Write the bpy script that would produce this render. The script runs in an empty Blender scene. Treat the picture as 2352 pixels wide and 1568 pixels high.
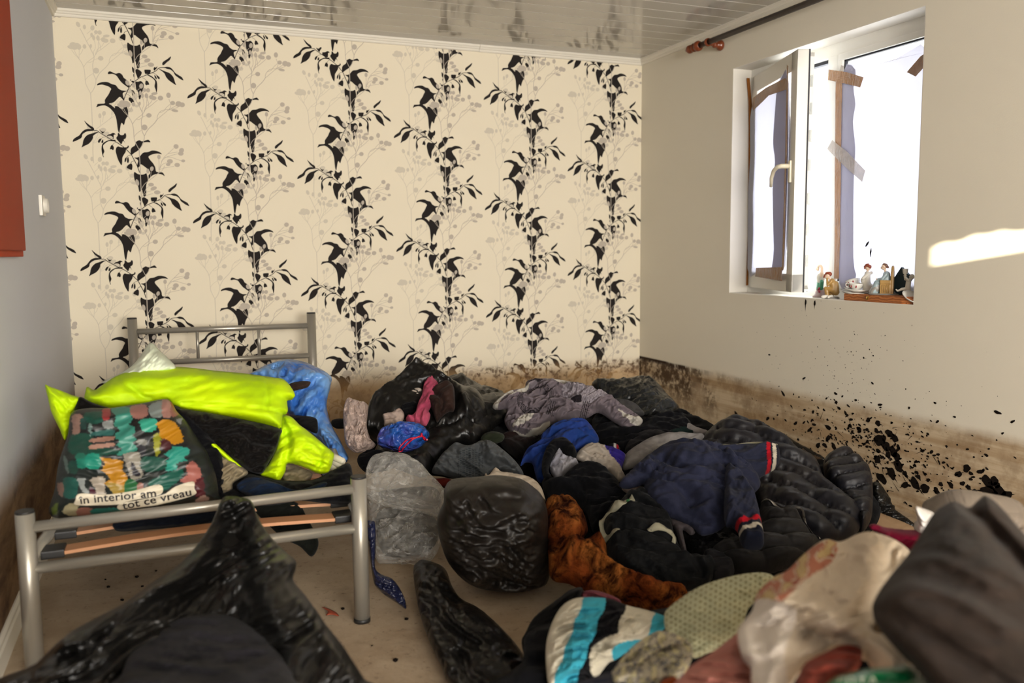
import bpy, bmesh, math, random
import numpy as np
from mathutils import Vector, Matrix
from mathutils.geometry import tessellate_polygon, delaunay_2d_cdt

# ---------------------------------------------------------------- camera, world, lights
W_PX, H_PX, F_PX = 2352, 1568, 1971.76
CAM = np.array([1.161, -4.7208, 1.069])
YAW, PITCH, ROLL = .3808, -.1037, -.0075
FW = np.array([math.sin(YAW)*math.cos(PITCH), math.cos(YAW)*math.cos(PITCH), math.sin(PITCH)])
RT0 = np.array([math.cos(YAW), -math.sin(YAW), 0.])
UP0 = np.cross(RT0, FW)
RT = RT0*math.cos(ROLL)+UP0*math.sin(ROLL)
UP = -RT0*math.sin(ROLL)+UP0*math.cos(ROLL)
XL, XR, ZC, YB = .711, 3.922, 2.199, -8.0      # left wall, right wall, cornice foot, rear wall
ZTOP = 2.235                                    # ceiling
sc = bpy.context.scene
col = sc.collection
cam = bpy.data.cameras.new('camera'); co = bpy.data.objects.new('camera', cam); col.objects.link(co)
co.matrix_world = Matrix(((RT[0], UP[0], -FW[0], CAM[0]), (RT[1], UP[1], -FW[1], CAM[1]), (RT[2], UP[2], -FW[2], CAM[2]), (0, 0, 0, 1)))
cam.sensor_width = 36; cam.lens = F_PX/W_PX*36; cam.clip_start = .05
cam.dof.use_dof = True; cam.dof.focus_distance = 3.3; cam.dof.aperture_fstop = 2.2
sc.camera = co
sc.view_settings.view_transform = 'Standard'; sc.view_settings.look = 'None'
sc.view_settings.exposure = 0.45; sc.view_settings.gamma = 1; sc.view_settings.use_curve_mapping = False

wd = bpy.data.worlds.new('world'); sc.world = wd; wd.use_nodes = True
wd.node_tree.nodes['Background'].inputs[0].default_value = (.95, .97, 1, 1)
wd.node_tree.nodes['Background'].inputs[1].default_value = 2.6

def light(name, kind, loc, direction, energy, color, size=None, size_y=None, angle=None):
    l = bpy.data.lights.new(name, kind); o = bpy.data.objects.new(name, l); col.objects.link(o)
    l.energy = energy; l.color = color; o.location = loc
    o.rotation_euler = Vector(direction).to_track_quat('-Z', 'Y').to_euler()
    if kind == 'AREA': l.shape = 'RECTANGLE'; l.size = size; l.size_y = size_y
    if angle: l.angle = angle
    return o
SUN_D = Vector((.5, 1, -.15)).normalized()
light('sun', 'SUN', (0, -9, 4), SUN_D, 26, (1, .88, .66), angle=.0045)
light('rear_window_light', 'AREA', (2.1, -7.92, 1.35), (.0, 1, .02), 272, (1, .965, .915), 2.3, 1.4)
light('window_daylight', 'AREA', (4.75, -1.45, 1.15), (-1, -.1, .05), 32, (.88, .93, 1), 1.9, 1.1)

# ---------------------------------------------------------------- helpers
def lin(c):
    if isinstance(c, str): c = [int(c[i:i+2], 16) for i in (0, 2, 4)]
    return tuple(((x/255)/12.92 if x/255 <= .04045 else ((x/255+.055)/1.055)**2.4) for x in c[:3])+(1,)
def ray(u, v): return FW + RT*((u-W_PX/2)/F_PX) - UP*((v-H_PX/2)/F_PX)
def at_x(u, v, x): q = ray(u, v); return CAM+q*((x-CAM[0])/q[0])
def at_y(u, v, y): q = ray(u, v); return CAM+q*((y-CAM[1])/q[1])
def at_z(u, v, z): q = ray(u, v); return CAM+q*((z-CAM[2])/q[2])
def at_d(u, v, d): return CAM+ray(u, v)*d

def tag(o, label=None, cat=None, group=None, kind=None):
    if label: o['label'] = label
    if cat: o['category'] = cat
    if group: o['group'] = group
    if kind: o['kind'] = kind
    return o
def link(name, me, mats, parent=None, smooth=False):
    o = bpy.data.objects.new(name, me); col.objects.link(o)
    for m in (mats if isinstance(mats, (list, tuple)) else [mats]): me.materials.append(m)
    if parent is not None:
        o.parent = parent
        o.matrix_parent_inverse = Matrix.Translation(parent.location).inverted()
    if smooth:
        me.polygons.foreach_set('use_smooth', [True]*len(me.polygons))
    return o
def thing(name, label, cat, loc, group=None):
    o = bpy.data.objects.new(name, None); col.objects.link(o); o.location = loc; o.empty_display_size = .05
    return tag(o, label, cat, group)
def from_bm(name, bm, mats, parent=None, smooth=False):
    me = bpy.data.meshes.new(name); bm.normal_update(); bm.to_mesh(me); bm.free()
    return link(name, me, mats, parent, smooth)
def box(bm, a, b, mi=0, bevel=0, M=None):
    a = Vector(a); b = Vector(b); c = (a+b)/2; s = b-a
    r = bmesh.ops.create_cube(bm, size=1, matrix=(M or Matrix.Identity(4)) @ Matrix.Translation(c) @ Matrix.Diagonal((abs(s.x), abs(s.y), abs(s.z), 1)))
    fs = set(f for v in r['verts'] for f in v.link_faces)
    for f in fs: f.material_index = mi
    if bevel:
        es = list(set(e for v in r['verts'] for e in v.link_edges))
        bmesh.ops.bevel(bm, geom=es, offset=bevel, segments=2, affect='EDGES', profile=.7)
def tube(bm, pts, r, seg=12, caps=True, mi=0):
    pts = [Vector(p) for p in pts]; n = len(pts); rs = r if isinstance(r, (list, tuple)) else [r]*n
    rings = []; up = None
    for i, p in enumerate(pts):
        t = (pts[min(i+1, n-1)]-pts[max(i-1, 0)]).normalized()
        if up is None:
            up = t.orthogonal().normalized()
        up = (up-t*up.dot(t)).normalized(); s = t.cross(up)
        rings.append([bm.verts.new(p+(up*math.cos(2*math.pi*k/seg)+s*math.sin(2*math.pi*k/seg))*rs[i]) for k in range(seg)])
    for a, b in zip(rings, rings[1:]):
        for k in range(seg):
            f = bm.faces.new((a[k], a[(k+1) % seg], b[(k+1) % seg], b[k])); f.smooth = True; f.material_index = mi
    if caps:
        f = bm.faces.new(rings[0][::-1]); f.material_index = mi
        f = bm.faces.new(rings[-1]); f.material_index = mi
def lathe(bm, prof, c=(0, 0, 0), seg=28, M=None, mi=0, sx=1, sy=1):
    c = Vector(c); M = M or Matrix.Identity(3); rings = []
    for r, z in prof:
        rings.append([bm.verts.new(c+M @ Vector((r*sx*math.cos(2*math.pi*k/seg), r*sy*math.sin(2*math.pi*k/seg), z))) for k in range(seg)])
    for a, b in zip(rings, rings[1:]):
        for k in range(seg):
            f = bm.faces.new((a[k], a[(k+1) % seg], b[(k+1) % seg], b[k])); f.smooth = True; f.material_index = mi
def part(name, mats, parent, fn, smooth=False):
    bm = bmesh.new(); fn(bm); return from_bm(name, bm, mats, parent, smooth)
def smooth_poly(pts, closed=True, k=6):
    P = np.array(pts, float); n = len(P); out = []
    rng = range(n) if closed else range(n-1)
    for i in rng:
        p0, p1, p2, p3 = (P[(i-1) % n], P[i], P[(i+1) % n], P[(i+2) % n]) if closed else (P[max(i-1, 0)], P[i], P[i+1], P[min(i+2, n-1)])
        for j in range(k):
            t = j/k
            out.append(.5*((2*p1)+(-p0+p2)*t+(2*p0-5*p1+4*p2-p3)*t*t+(-p0+3*p1-3*p2+p3)*t**3))
    if not closed: out.append(P[-1])
    return np.array(out)

# numpy gradient noise
_r = np.random.RandomState(7); _perm = _r.permutation(256); _ga = _r.rand(256)*2*np.pi
def perlin(x, y, seed=0):
    x = np.asarray(x, float)+seed*17.13; y = np.asarray(y, float)+seed*5.71
    xi = np.floor(x).astype(int); yi = np.floor(y).astype(int); xf = x-xi; yf = y-yi
    def g(ix, iy, dx, dy):
        a = _ga[_perm[(_perm[ix & 255]+iy) & 255]]; return np.cos(a)*dx+np.sin(a)*dy
    u = xf**3*(xf*(xf*6-15)+10); v = yf**3*(yf*(yf*6-15)+10)
    a = g(xi, yi, xf, yf); b = g(xi+1, yi, xf-1, yf); c = g(xi, yi+1, xf, yf-1); d = g(xi+1, yi+1, xf-1, yf-1)
    return ((a+(b-a)*u)+((c+(d-c)*u)-(a+(b-a)*u))*v)*1.5
def fbm(x, y, seed=0, o=3):
    return sum(perlin(x*2**i, y*2**i, seed+i*3)*.5**i for i in range(o))
def ridged(x, y, seed=0, o=3):
    return sum((1-2*np.sqrt(perlin(x*2**i, y*2**i, seed+i*5)**2+.012))*.45**i for i in range(o))-.45

# ---------------------------------------------------------------- materials
class MT:
    def __init__(s, name):
        s.m = bpy.data.materials.new(name); s.m.use_nodes = True; s.t = s.m.node_tree
        s.b = s.t.nodes['Principled BSDF']; s._c = None
    def n(s, typ, **kw):
        nd = s.t.nodes.new(typ)
        for k, v in kw.items():
            if k.startswith('i_'):
                nd.inputs[k[2:].replace('_', ' ')].default_value = v
            else: setattr(nd, k, v)
        return nd
    def l(s, a, b): s.t.links.new(a, b)
    def co(s, kind='Object'):
        if s._c is None: s._c = s.n('ShaderNodeTexCoord')
        return s._c.outputs[kind]
    def setin(s, sock, v):
        if isinstance(v, (int, float, tuple, list)): sock.default_value = v
        else: s.l(v, sock)
    def math(s, op, a, b=0., c=0., clamp=False):
        nd = s.n('ShaderNodeMath', operation=op, use_clamp=clamp)
        s.setin(nd.inputs[0], a); s.setin(nd.inputs[1], b); s.setin(nd.inputs[2], c); return nd.outputs[0]
    def ss(s, x, lo, hi):
        nd = s.n('ShaderNodeMapRange', interpolation_type='SMOOTHSTEP')
        s.setin(nd.inputs[0], x); s.setin(nd.inputs[1], lo); s.setin(nd.inputs[2], hi); return nd.outputs[0]
    def noise(s, scale, detail=3, rough=.5, vec=None, dist=0, mp=None):
        nd = s.n('ShaderNodeTexNoise'); nd.inputs['Scale'].default_value = scale
        nd.inputs['Detail'].default_value = detail; nd.inputs['Roughness'].default_value = rough; nd.inputs['Distortion'].default_value = dist
        v = vec or s.co()
        if mp:
            m = s.n('ShaderNodeMapping'); m.inputs['Scale'].default_value = mp; s.l(v, m.inputs[0]); v = m.outputs[0]
        s.l(v, nd.inputs['Vector']); return nd.outputs[0]
    def mix(s, f, a, b, mode='MIX'):
        nd = s.n('ShaderNodeMix', data_type='RGBA', blend_type=mode)
        s.setin(nd.inputs[0], f); s.setin(nd.inputs[6], a); s.setin(nd.inputs[7], b); return nd.outputs[2]
    def base(s, c): s.setin(s.b.inputs['Base Color'], c)
    def rough(s, v): s.setin(s.b.inputs['Roughness'], v)
    def bump(s, h, strength, dist):
        nd = s.n('ShaderNodeBump'); nd.inputs['Strength'].default_value = strength; nd.inputs['Distance'].default_value = dist
        s.l(h, nd.inputs['Height']); s.l(nd.outputs[0], s.b.inputs['Normal']); return nd

def cloth(name, c, c2=None, rough=.9, fine=900, bs=.35, sheen=.03, attr=False, weave=0):
    DK = .62
    k = MT(name); k.rough(rough)
    k.b.inputs['Specular IOR Level'].default_value = .06
    k.b.inputs['Sheen Weight'].default_value = sheen
    a = tuple(x*DK for x in lin(c)[:3])+(1,)
    if attr:
        at = k.n('ShaderNodeAttribute', attribute_name='paint'); src = at.outputs[0]
    else:
        src = a
    n1 = k.noise(9, 4, .6); b2 = tuple(x*DK for x in lin(c2)[:3])+(1,) if c2 else tuple(x*.62 for x in a[:3])+(1,)
    if attr: k.base(k.mix(k.math('MULTIPLY', n1, .22), k.mix(1., src, (.7, .7, .7, 1), 'MULTIPLY'), (.25, .22, .2, 1), 'MULTIPLY'))
    else: k.base(k.mix(k.ss(n1, .35, .7), src, b2))
    h = k.noise(fine*.25, 3, .6)
    rn = k.n('ShaderNodeTexNoise', noise_type='RIDGED_MULTIFRACTAL'); rn.inputs['Scale'].default_value = 5.; rn.inputs['Detail'].default_value = 2.5; rn.inputs['Distortion'].default_value = .8
    mp_ = k.n('ShaderNodeMapping'); mp_.inputs['Scale'].default_value = (1., .55, 1.3); mp_.inputs['Rotation'].default_value = (.3, .2, .5); k.l(k.co(), mp_.inputs[0]); k.l(mp_.outputs[0], rn.inputs['Vector'])
    hh = k.math('ADD', k.math('MULTIPLY', h, .10), k.math('ADD', k.math('MULTIPLY', rn.outputs[0], .55), k.noise(14, 3)))
    k.bump(hh, bs*1.3, .014)
    return k.m
def plastic(name, c, rough=.3, scale=22, bs=.7, spec=.34, c2=None):
    k = MT(name); k.rough(rough); k.b.inputs['Specular IOR Level'].default_value = spec
    n = k.noise(6, 3); k.base(k.mix(k.ss(n, .4, .7), lin(c), lin(c2) if c2 else tuple(x*1.6 for x in lin(c)[:3])+(1,)))
    v = k.n('ShaderNodeTexVoronoi', feature='DISTANCE_TO_EDGE'); v.inputs['Scale'].default_value = scale*.55
    mp = k.n('ShaderNodeMapping'); mp.inputs['Scale'].default_value = (1, 1, .5); mp.inputs['Rotation'].default_value = (.4, .5, .3)
    w = k.n('ShaderNodeVectorMath', operation='ADD'); ns = k.n('ShaderNodeTexNoise'); ns.inputs['Scale'].default_value = 9
    k.l(k.co(), ns.inputs['Vector']); sc_ = k.n('ShaderNodeVectorMath', operation='SCALE'); sc_.inputs[3].default_value = .15
    k.l(ns.outputs[1], sc_.inputs[0]); k.l(k.co(), w.inputs[0]); k.l(sc_.outputs[0], w.inputs[1]); k.l(w.outputs[0], mp.inputs[0]); k.l(mp.outputs[0], v.inputs['Vector'])
    rg = k.n('ShaderNodeTexNoise', noise_type='RIDGED_MULTIFRACTAL'); rg.inputs['Scale'].default_value = scale*.45; rg.inputs['Detail'].default_value = 2.; rg.inputs['Distortion'].default_value = 1.; k.l(mp.outputs[0], rg.inputs['Vector'])
    h = k.math('ADD', k.math('MULTIPLY', k.math('MINIMUM', v.outputs[0], .25), 1.6), k.math('MULTIPLY', rg.outputs[0], .35))
    k.bump(h, bs, .016); return k.m
def simple(name, c, rough=.5, metal=0, spec=.5, var=0., vs=8):
    k = MT(name); k.rough(rough); k.b.inputs['Metallic'].default_value = metal; k.b.inputs['Specular IOR Level'].default_value = spec
    n = k.noise(vs, 4); a = lin(c)
    k.base(k.mix(k.math('MULTIPLY', n, var), a, tuple(x*.45 for x in a[:3])+(1,)))
    k.bump(k.noise(120, 2), .05, .002)
    return k.m
def clear(name, alpha=.35, tint='e8e6e2', rough=.18, scale=26, bs=1.0, lo=.0):
    k = MT(name); t = k.t
    k.base(lin(tint)); k.rough(rough); k.b.inputs['Specular IOR Level'].default_value = .8
    v = k.n('ShaderNodeTexVoronoi', feature='DISTANCE_TO_EDGE'); v.inputs['Scale'].default_value = scale
    ns = k.n('ShaderNodeTexNoise'); ns.inputs['Scale'].default_value = 11; k.l(k.co(), ns.inputs['Vector'])
    w = k.n('ShaderNodeVectorMath', operation='SCALE'); w.inputs[3].default_value = .2; k.l(ns.outputs[1], w.inputs[0])
    a = k.n('ShaderNodeVectorMath', operation='ADD'); k.l(k.co(), a.inputs[0]); k.l(w.outputs[0], a.inputs[1]); k.l(a.outputs[0], v.inputs['Vector'])
    h = k.math('ADD', v.outputs[0], k.noise(30, 4, .6, dist=1.5)); bn = k.bump(h, bs, .012)
    lw = k.n('ShaderNodeLayerWeight'); lw.inputs[0].default_value = .4; pass
    al = k.math('ADD', k.math('ADD', k.math('MULTIPLY', lw.outputs[1], .35), k.math('MULTIPLY', k.ss(k.noise(14, 5, .6, dist=2), .5, .66), alpha*1.4)), alpha, clamp=True)
    k.setin(k.b.inputs['Alpha'], al)
    return k.m
# ---------------------------------------------------------------- room materials
def wall_mat(name, c, where, var=.03):
    k = MT(name); k.rough(.85); k.b.inputs['Specular IOR Level'].default_value = .25
    k._c = k.n('ShaderNodeTexCoord')
    sx = k.n('ShaderNodeSeparateXYZ'); k.l(k.co(), sx.inputs[0]); x, y, z = sx.outputs
    if where == 'none':
        k.base(lin(c)); return k.m
    a = lin(c); hor = k.noise(1, 5, .6, mp=(.8, .8, 16)); spot = k.noise(30, 6, .75); med = k.noise(7, 4, .6); edge = k.noise(5, 4, .6)
    ez = k.math('ADD', z, k.math('MULTIPLY', k.math('SUBTRACT', edge, .5), .05))
    tan = lin('a98a62'); dk = lin('6a4a28'); mold = lin('2c1a0c')
    if where == 'back':
        m = k.ss(ez, .43, .30); reg = k.math('MULTIPLY', k.ss(x, 1.9, 2.5), k.ss(z, .20, .36)); reg = k.math('MULTIPLY', reg, k.ss(ez, .41, .38))
        c1 = k.mix(k.math('MULTIPLY', m, .85), a, k.mix(k.ss(med, .35, .7), lin('b59468'), lin('8f6c42')))
        mk = k.math('MULTIPLY', k.ss(k.math('ADD', spot, k.math('MULTIPLY', med, .5)), .74, .86), reg)
        out = k.mix(k.math('MULTIPLY', mk, .85), c1, lin('4a2f18'))
    elif where == 'right':
        m = k.ss(ez, .42, .36)
        band = k.mix(k.ss(hor, .38, .62), lin('bfab8c'), lin('98794f'))
        c1 = k.mix(k.math('MULTIPLY', m, .85), a, band)
        c1 = k.mix(k.math('MULTIPLY', k.ss(k.math('ADD', med, k.math('MULTIPLY', spot, .4)), .62, .85), k.math('MULTIPLY', m, .4)), c1, dk)
        reg = k.math('MULTIPLY', k.ss(y, -1.35, -.7), k.math('MULTIPLY', k.ss(z, .10, .30), k.ss(z, .412, .398)))
        patch = k.ss(k.math('ADD', k.noise(4.2, 2), k.math('MULTIPLY', k.ss(y, -.8, -.1), .35)), .42, .6)
        mk = k.math('MULTIPLY', k.ss(k.math('ADD', spot, k.math('MULTIPLY', med, .5)), .60, .80), k.math('MULTIPLY', reg, patch))
        c1 = k.mix(k.math('MULTIPLY', mk, .9), c1, lin('3c260f'))
        ln = k.math('MULTIPLY', k.math('MULTIPLY', k.ss(z, .372, .392), k.ss(z, .410, .402)), k.math('MULTIPLY', k.ss(y, -.85, -.55), k.ss(k.noise(9, 4, .7, mp=(1, 1, .3)), .47, .53)))
        c1 = k.mix(k.math('MULTIPLY', ln, .9), c1, mold)
        corner = k.math('MULTIPLY', k.math('MULTIPLY', k.ss(y, -.36, -.30), k.ss(z, .38, .40)), k.ss(z, .412, .405))
        out = k.mix(corner, c1, mold)
    elif where == 'left':
        m = k.ss(ez, .50, .34)
        st = k.noise(1.6, 7, .7, mp=(1, 1.6, 5), dist=.4)
        out = k.mix(m, a, k.mix(k.ss(st, .35, .7), lin('86694b'), lin('46301e')))
        out = k.mix(k.math('MULTIPLY', k.ss(k.noise(3, 5, .7), .55, .8), k.math('MULTIPLY', m, .7)), out, lin('b39a78'))
    n = k.noise(2.0, 3); out = k.mix(k.math('MULTIPLY', n, var*2), out, (.3, .25, .18, 1), 'MULTIPLY')
    k.base(out); k.bump(k.noise(180, 3), .12, .002); return k.m

M_back = wall_mat('wallpaper_cream', 'e3d9c2', 'back')
M_blk = wall_mat('wallpaper_black', '221d1b', 'back'); M_gry = wall_mat('wallpaper_grey', 'b6ac9e', 'back'); M_gho = wall_mat('wallpaper_pale', 'cbc2b0', 'back')
M_right = wall_mat('paint_right', 'dcd5c4', 'right'); M_left = wall_mat('paint_left', 'ccced3', 'left')
M_mud = simple('dried_mud', '120b07', .75, spec=.15, var=.3); M_plain = simple('paint_plain', 'd6ccb6', .85)
M_reveal = simple('paint_reveal', 'e2ddd2', .8)
M_pvc = simple('white_pvc', 'e6e4dc', .35)
M_trim = simple('painted_moulding', 'dcd6c8', .5, var=.05)
k = MT('floor_concrete'); n = k.noise(3, 6, .65); n2 = k.noise(40, 5, .7)
k.base(k.mix(k.ss(n2, .55, .75), k.mix(k.ss(n, .35, .7), lin('a8967e'), lin('8c7860')), lin('5e4c3a'))); k.rough(.7); k.bump(k.noise(25, 5, .6), .3, .01); M_floor = k.m

def wall_box(name, a, b, m, smooth=False):
    bm = bmesh.new(); box(bm, a, b); return tag(from_bm(name, bm, m), kind='structure')

tag(wall_box('floor', (XL-.15, YB-.1, -.1), (XR+.35, .15, 0), M_floor), 'bare dusty beige concrete floor', None)
# ---- ceiling of glossy boards running along the back wall, a thin pale groove between boards
def gloss(name, c):
    k = MT(name); k.rough(.11); k.b.inputs['Specular IOR Level'].default_value = .6; k.base(lin(c))
    w = k.noise(1, 3, .5, mp=(5, 2.0, 1)); k.bump(w, .15, .006); return k.m
M_board = gloss('ceiling_board', 'b5b0a6'); M_groove = simple('ceiling_groove', 'efece6', .4)
bm = bmesh.new(); y = .0; bw = .122
while y > YB-.1:
    box(bm, (XL-.1, y-bw+.004, ZTOP), (XR+.1, y-.003, ZTOP+.03), 0, .0018); y -= bw
box(bm, (XL-.1, YB-.1, ZTOP+.0015), (XR+.1, 0, ZTOP+.05), 1)
o = from_bm('ceiling', bm, [M_board, M_groove]); tag(o, 'glossy beige boarded ceiling with pale grooves', kind='structure')

# ---- wallpaper back wall
A0, B0, C0, SC = (895, 160), (895, 280), (895, 400), 225/2352
black = [
 ('A', [(585,445),(600,415),(660,390),(740,380),(800,390),(860,425),(920,440),(950,470),(975,515),(1010,540),(1040,558),(1130,570),(1100,590),(1062,610),(1058,660),(1082,765),(1060,760),(1030,720),(1000,695),(960,730),(900,795),(850,822),(795,840),(840,870),(900,932),(905,890),(960,895),(1010,940),(1040,955),(1080,900),(1120,900),(1145,990),(1143,1090),(1110,1140),(1085,1200),(1070,1262),(1055,1290),(1035,1262),(1018,1240),(1000,1290),(985,1370),(970,1450),(955,1440),(940,1370),(930,1250),(920,1150),(890,1050),(840,970),(780,910),(715,876),(640,882),(590,900),(562,916),(560,900),(575,870),(582,848),(620,840),(716,832),(718,780),(735,730),(790,650),(820,580),(845,525),(800,480),(740,455),(680,437),(620,445),(595,452)]),
 ('A', [(795,210),(800,175),(830,155),(870,170),(910,195),(950,205),(990,190),(1030,200),(1065,240),(1085,290),(1130,330),(1170,380),(1190,440),(1185,500),(1165,500),(1110,455),(1050,400),(1000,330),(960,260),(920,225),(870,210),(820,215)]),
 ('A', [(1740,105),(1780,115),(1860,155),(1930,185),(1990,245),(2020,310),(2035,380),(2055,445),(1990,400),(1920,340),(1870,270),(1850,210),(1810,160)]),
 ('A', [(1850,70),(1910,58),(1970,80),(2010,130),(2050,190),(2110,235),(2160,270),(2185,310),(2195,345),(2140,320),(2080,270),(2040,230),(2010,165),(1960,120),(1900,105)]),
 ('C', [(1845,190),(1850,150),(1890,110),(1950,65),(2005,15),(2005,45),(1980,95),(1930,140),(1885,190),(1860,205)]),
 ('A', [(1475,125),(1490,120),(1580,122),(1592,135),(1585,180),(1550,218),(1515,208),(1490,210),(1475,170)]),
 ('A', [(1660,65),(1690,75),(1715,45),(1710,80),(1680,120),(1660,140),(1645,110)]),
 ('A', [(1515,228),(1580,240),(1640,290),(1690,350),(1705,430),(1700,520),(1690,595),(1680,590),(1668,530),(1652,470),(1665,400),(1660,350),(1620,300),(1570,265)]),
 ('A', [(1660,230),(1690,270),(1700,325),(1670,300),(1658,260)]), ('A', [(1690,225),(1740,265),(1757,295),(1745,322),(1715,300),(1700,260)]),
 ('A', [(1490,360),(1520,355),(1545,390),(1555,435),(1520,440),(1500,450),(1480,420),(1485,385)]),
 ('A', [(1245,75),(1258,60),(1275,90),(1292,120),(1290,200),(1270,190),(1250,150)]), ('A', [(1320,-60),(1388,-60),(1385,60),(1355,105),(1335,70)]),
 ('A', [(1310,115),(1350,110),(1395,140),(1425,180),(1400,250),(1350,302),(1330,250),(1308,180)]), ('A', [(1262,222),(1290,215),(1275,285)]),
 ('A', [(1300,375),(1350,375),(1400,360),(1440,400),(1455,460),(1430,560),(1400,640),(1385,720),(1362,748),(1350,700),(1345,600),(1310,540),(1302,450)]),
 ('A', [(1225,355),(1275,362),(1275,395),(1238,390)]), ('A', [(1203,330),(1222,325),(1222,340),(1212,362)]),
 ('A', [(1165,720),(1190,705),(1240,740),(1265,805),(1235,800),(1210,832),(1190,790),(1168,770)]),
 ('A', [(1222,545),(1245,580),(1240,680),(1228,640)]), ('A', [(1240,545),(1270,580),(1282,640),(1262,620)]),
 ('A', [(325,1195),(360,1230),(420,1290),(480,1330),(505,1370),(500,1395),(470,1390),(430,1350),(380,1300),(345,1240)]),
 ('B', [(100,385),(110,340),(150,300),(220,255),(260,200),(310,145),(370,120),(440,120),(510,145),(440,160),(370,170),(310,205),(280,240),(265,300),(200,345),(130,380)]),
 ('B', [(260,505),(280,440),(295,360),(330,290),(390,235),(470,210),(530,185),(585,185),(530,220),(480,265),(475,310),(440,380),(380,440),(310,475)]),
 ('B', [(600,130),(625,140),(655,150),(690,120),(715,115),(722,140),(695,180),(675,222),(650,210),(620,165)]),
 ('B', [(735,235),(800,225),(845,200),(880,210),(900,235),(865,240),(860,300),(850,335),(800,330),(745,290)]),
 ('B', [(940,205),(965,210),(990,245),(1040,245),(1070,205),(1090,220),(1095,270),(1080,320),(1045,345),(1075,425),(1060,400),(1030,370),(1000,440),(960,395),(920,340),(910,300),(935,260)]),
 ('B', [(635,320),(595,330),(570,365),(570,400),(590,410),(610,380)]), ('B', [(660,340),(635,370),(630,410),(650,415),(668,385),(665,355)]),
 ('B', [(860,345),(780,350),(700,385),(650,430),(630,500),(628,580),(640,660),(655,710),(665,705),(655,660),(680,590),(665,530),(660,470),(700,420),(770,375),(880,380),(895,350)]),
 ('B', [(830,455),(800,480),(785,545),(815,545),(840,565),(855,540),(857,500)]),
 ('B', [(940,485),(980,500),(1095,503),(1120,465),(1138,490),(1120,525),(1085,545),(1075,600),(1040,660),(1010,720),(1005,800),(990,885),(950,820),(920,740),(900,650),(888,580),(905,510)]),
 ('B', [(1175,665),(1165,570),(1190,510),(1250,465),(1265,400),(1300,370),(1340,355),(1390,380),(1490,345),(1520,360),(1540,400),(1480,395),(1400,410),(1380,460),(1350,520),(1310,570),(1240,620)]),
 ('B', [(1230,725),(1290,720),(1340,690),(1370,650),(1410,615),(1490,605),(1560,575),(1640,580),(1710,610),(1748,655),(1690,640),(1630,640),(1560,660),(1495,705),(1530,780),(1580,850),(1615,930),(1630,1020),(1700,1030),(1755,1045),(1785,1115),(1740,1085),(1680,1070),(1620,1075),(1560,1100),(1500,1160),(1482,1180),(1480,1110),(1520,1040),(1475,970),(1400,900),(1350,865),(1330,900),(1290,940),(1280,880),(1300,800),(1280,760)]),
 ('B', [(1085,715),(1055,750),(1048,810),(1065,815),(1085,760)]), ('B', [(1115,705),(1095,760),(1095,820),(1115,835),(1130,780)]),
 ('B', [(1160,850),(1110,880),(1082,935),(1120,960),(1175,985),(1190,920),(1185,865)]),
 ('B', [(1225,1025),(1260,1050),(1310,1080),(1390,1080),(1440,1055),(1455,1080),(1470,1200),(1440,1290),(1425,1420),(1395,1500),(1375,1480),(1350,1400),(1320,1440),(1300,1440),(1280,1320),(1235,1240),(1215,1150),(1212,1070)]),
]
bstem = [('A', 14, [(1072,775),(1085,720),(1120,630),(1180,500),(1250,410),(1320,340),(1400,280),(1480,245),(1580,200),(1680,150),(1740,90),(1810,75),(1860,80)]),
 ('B', 14, [(500,150),(560,155),(600,190),(660,235),(740,290),(820,345),(900,390),(980,450),(1060,520),(1130,600),(1180,665),(1230,780),(1280,900),(1320,1040)]),
 ('A', 6, [(1430,285),(1480,320),(1510,360)]), ('A', 6, [(1140,640),(1180,665),(1210,710)]), ('A', 6, [(1610,190),(1660,200),(1700,235)]), ('B', 6, [(710,285),(660,295),(630,320)]),
 ('B', 6, [(900,400),(860,420),(835,460)]), ('B', 8, [(1170,665),(1110,690),(1080,730)]), ('B', 8, [(1225,790),(1180,810),(1160,850)])]
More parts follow.
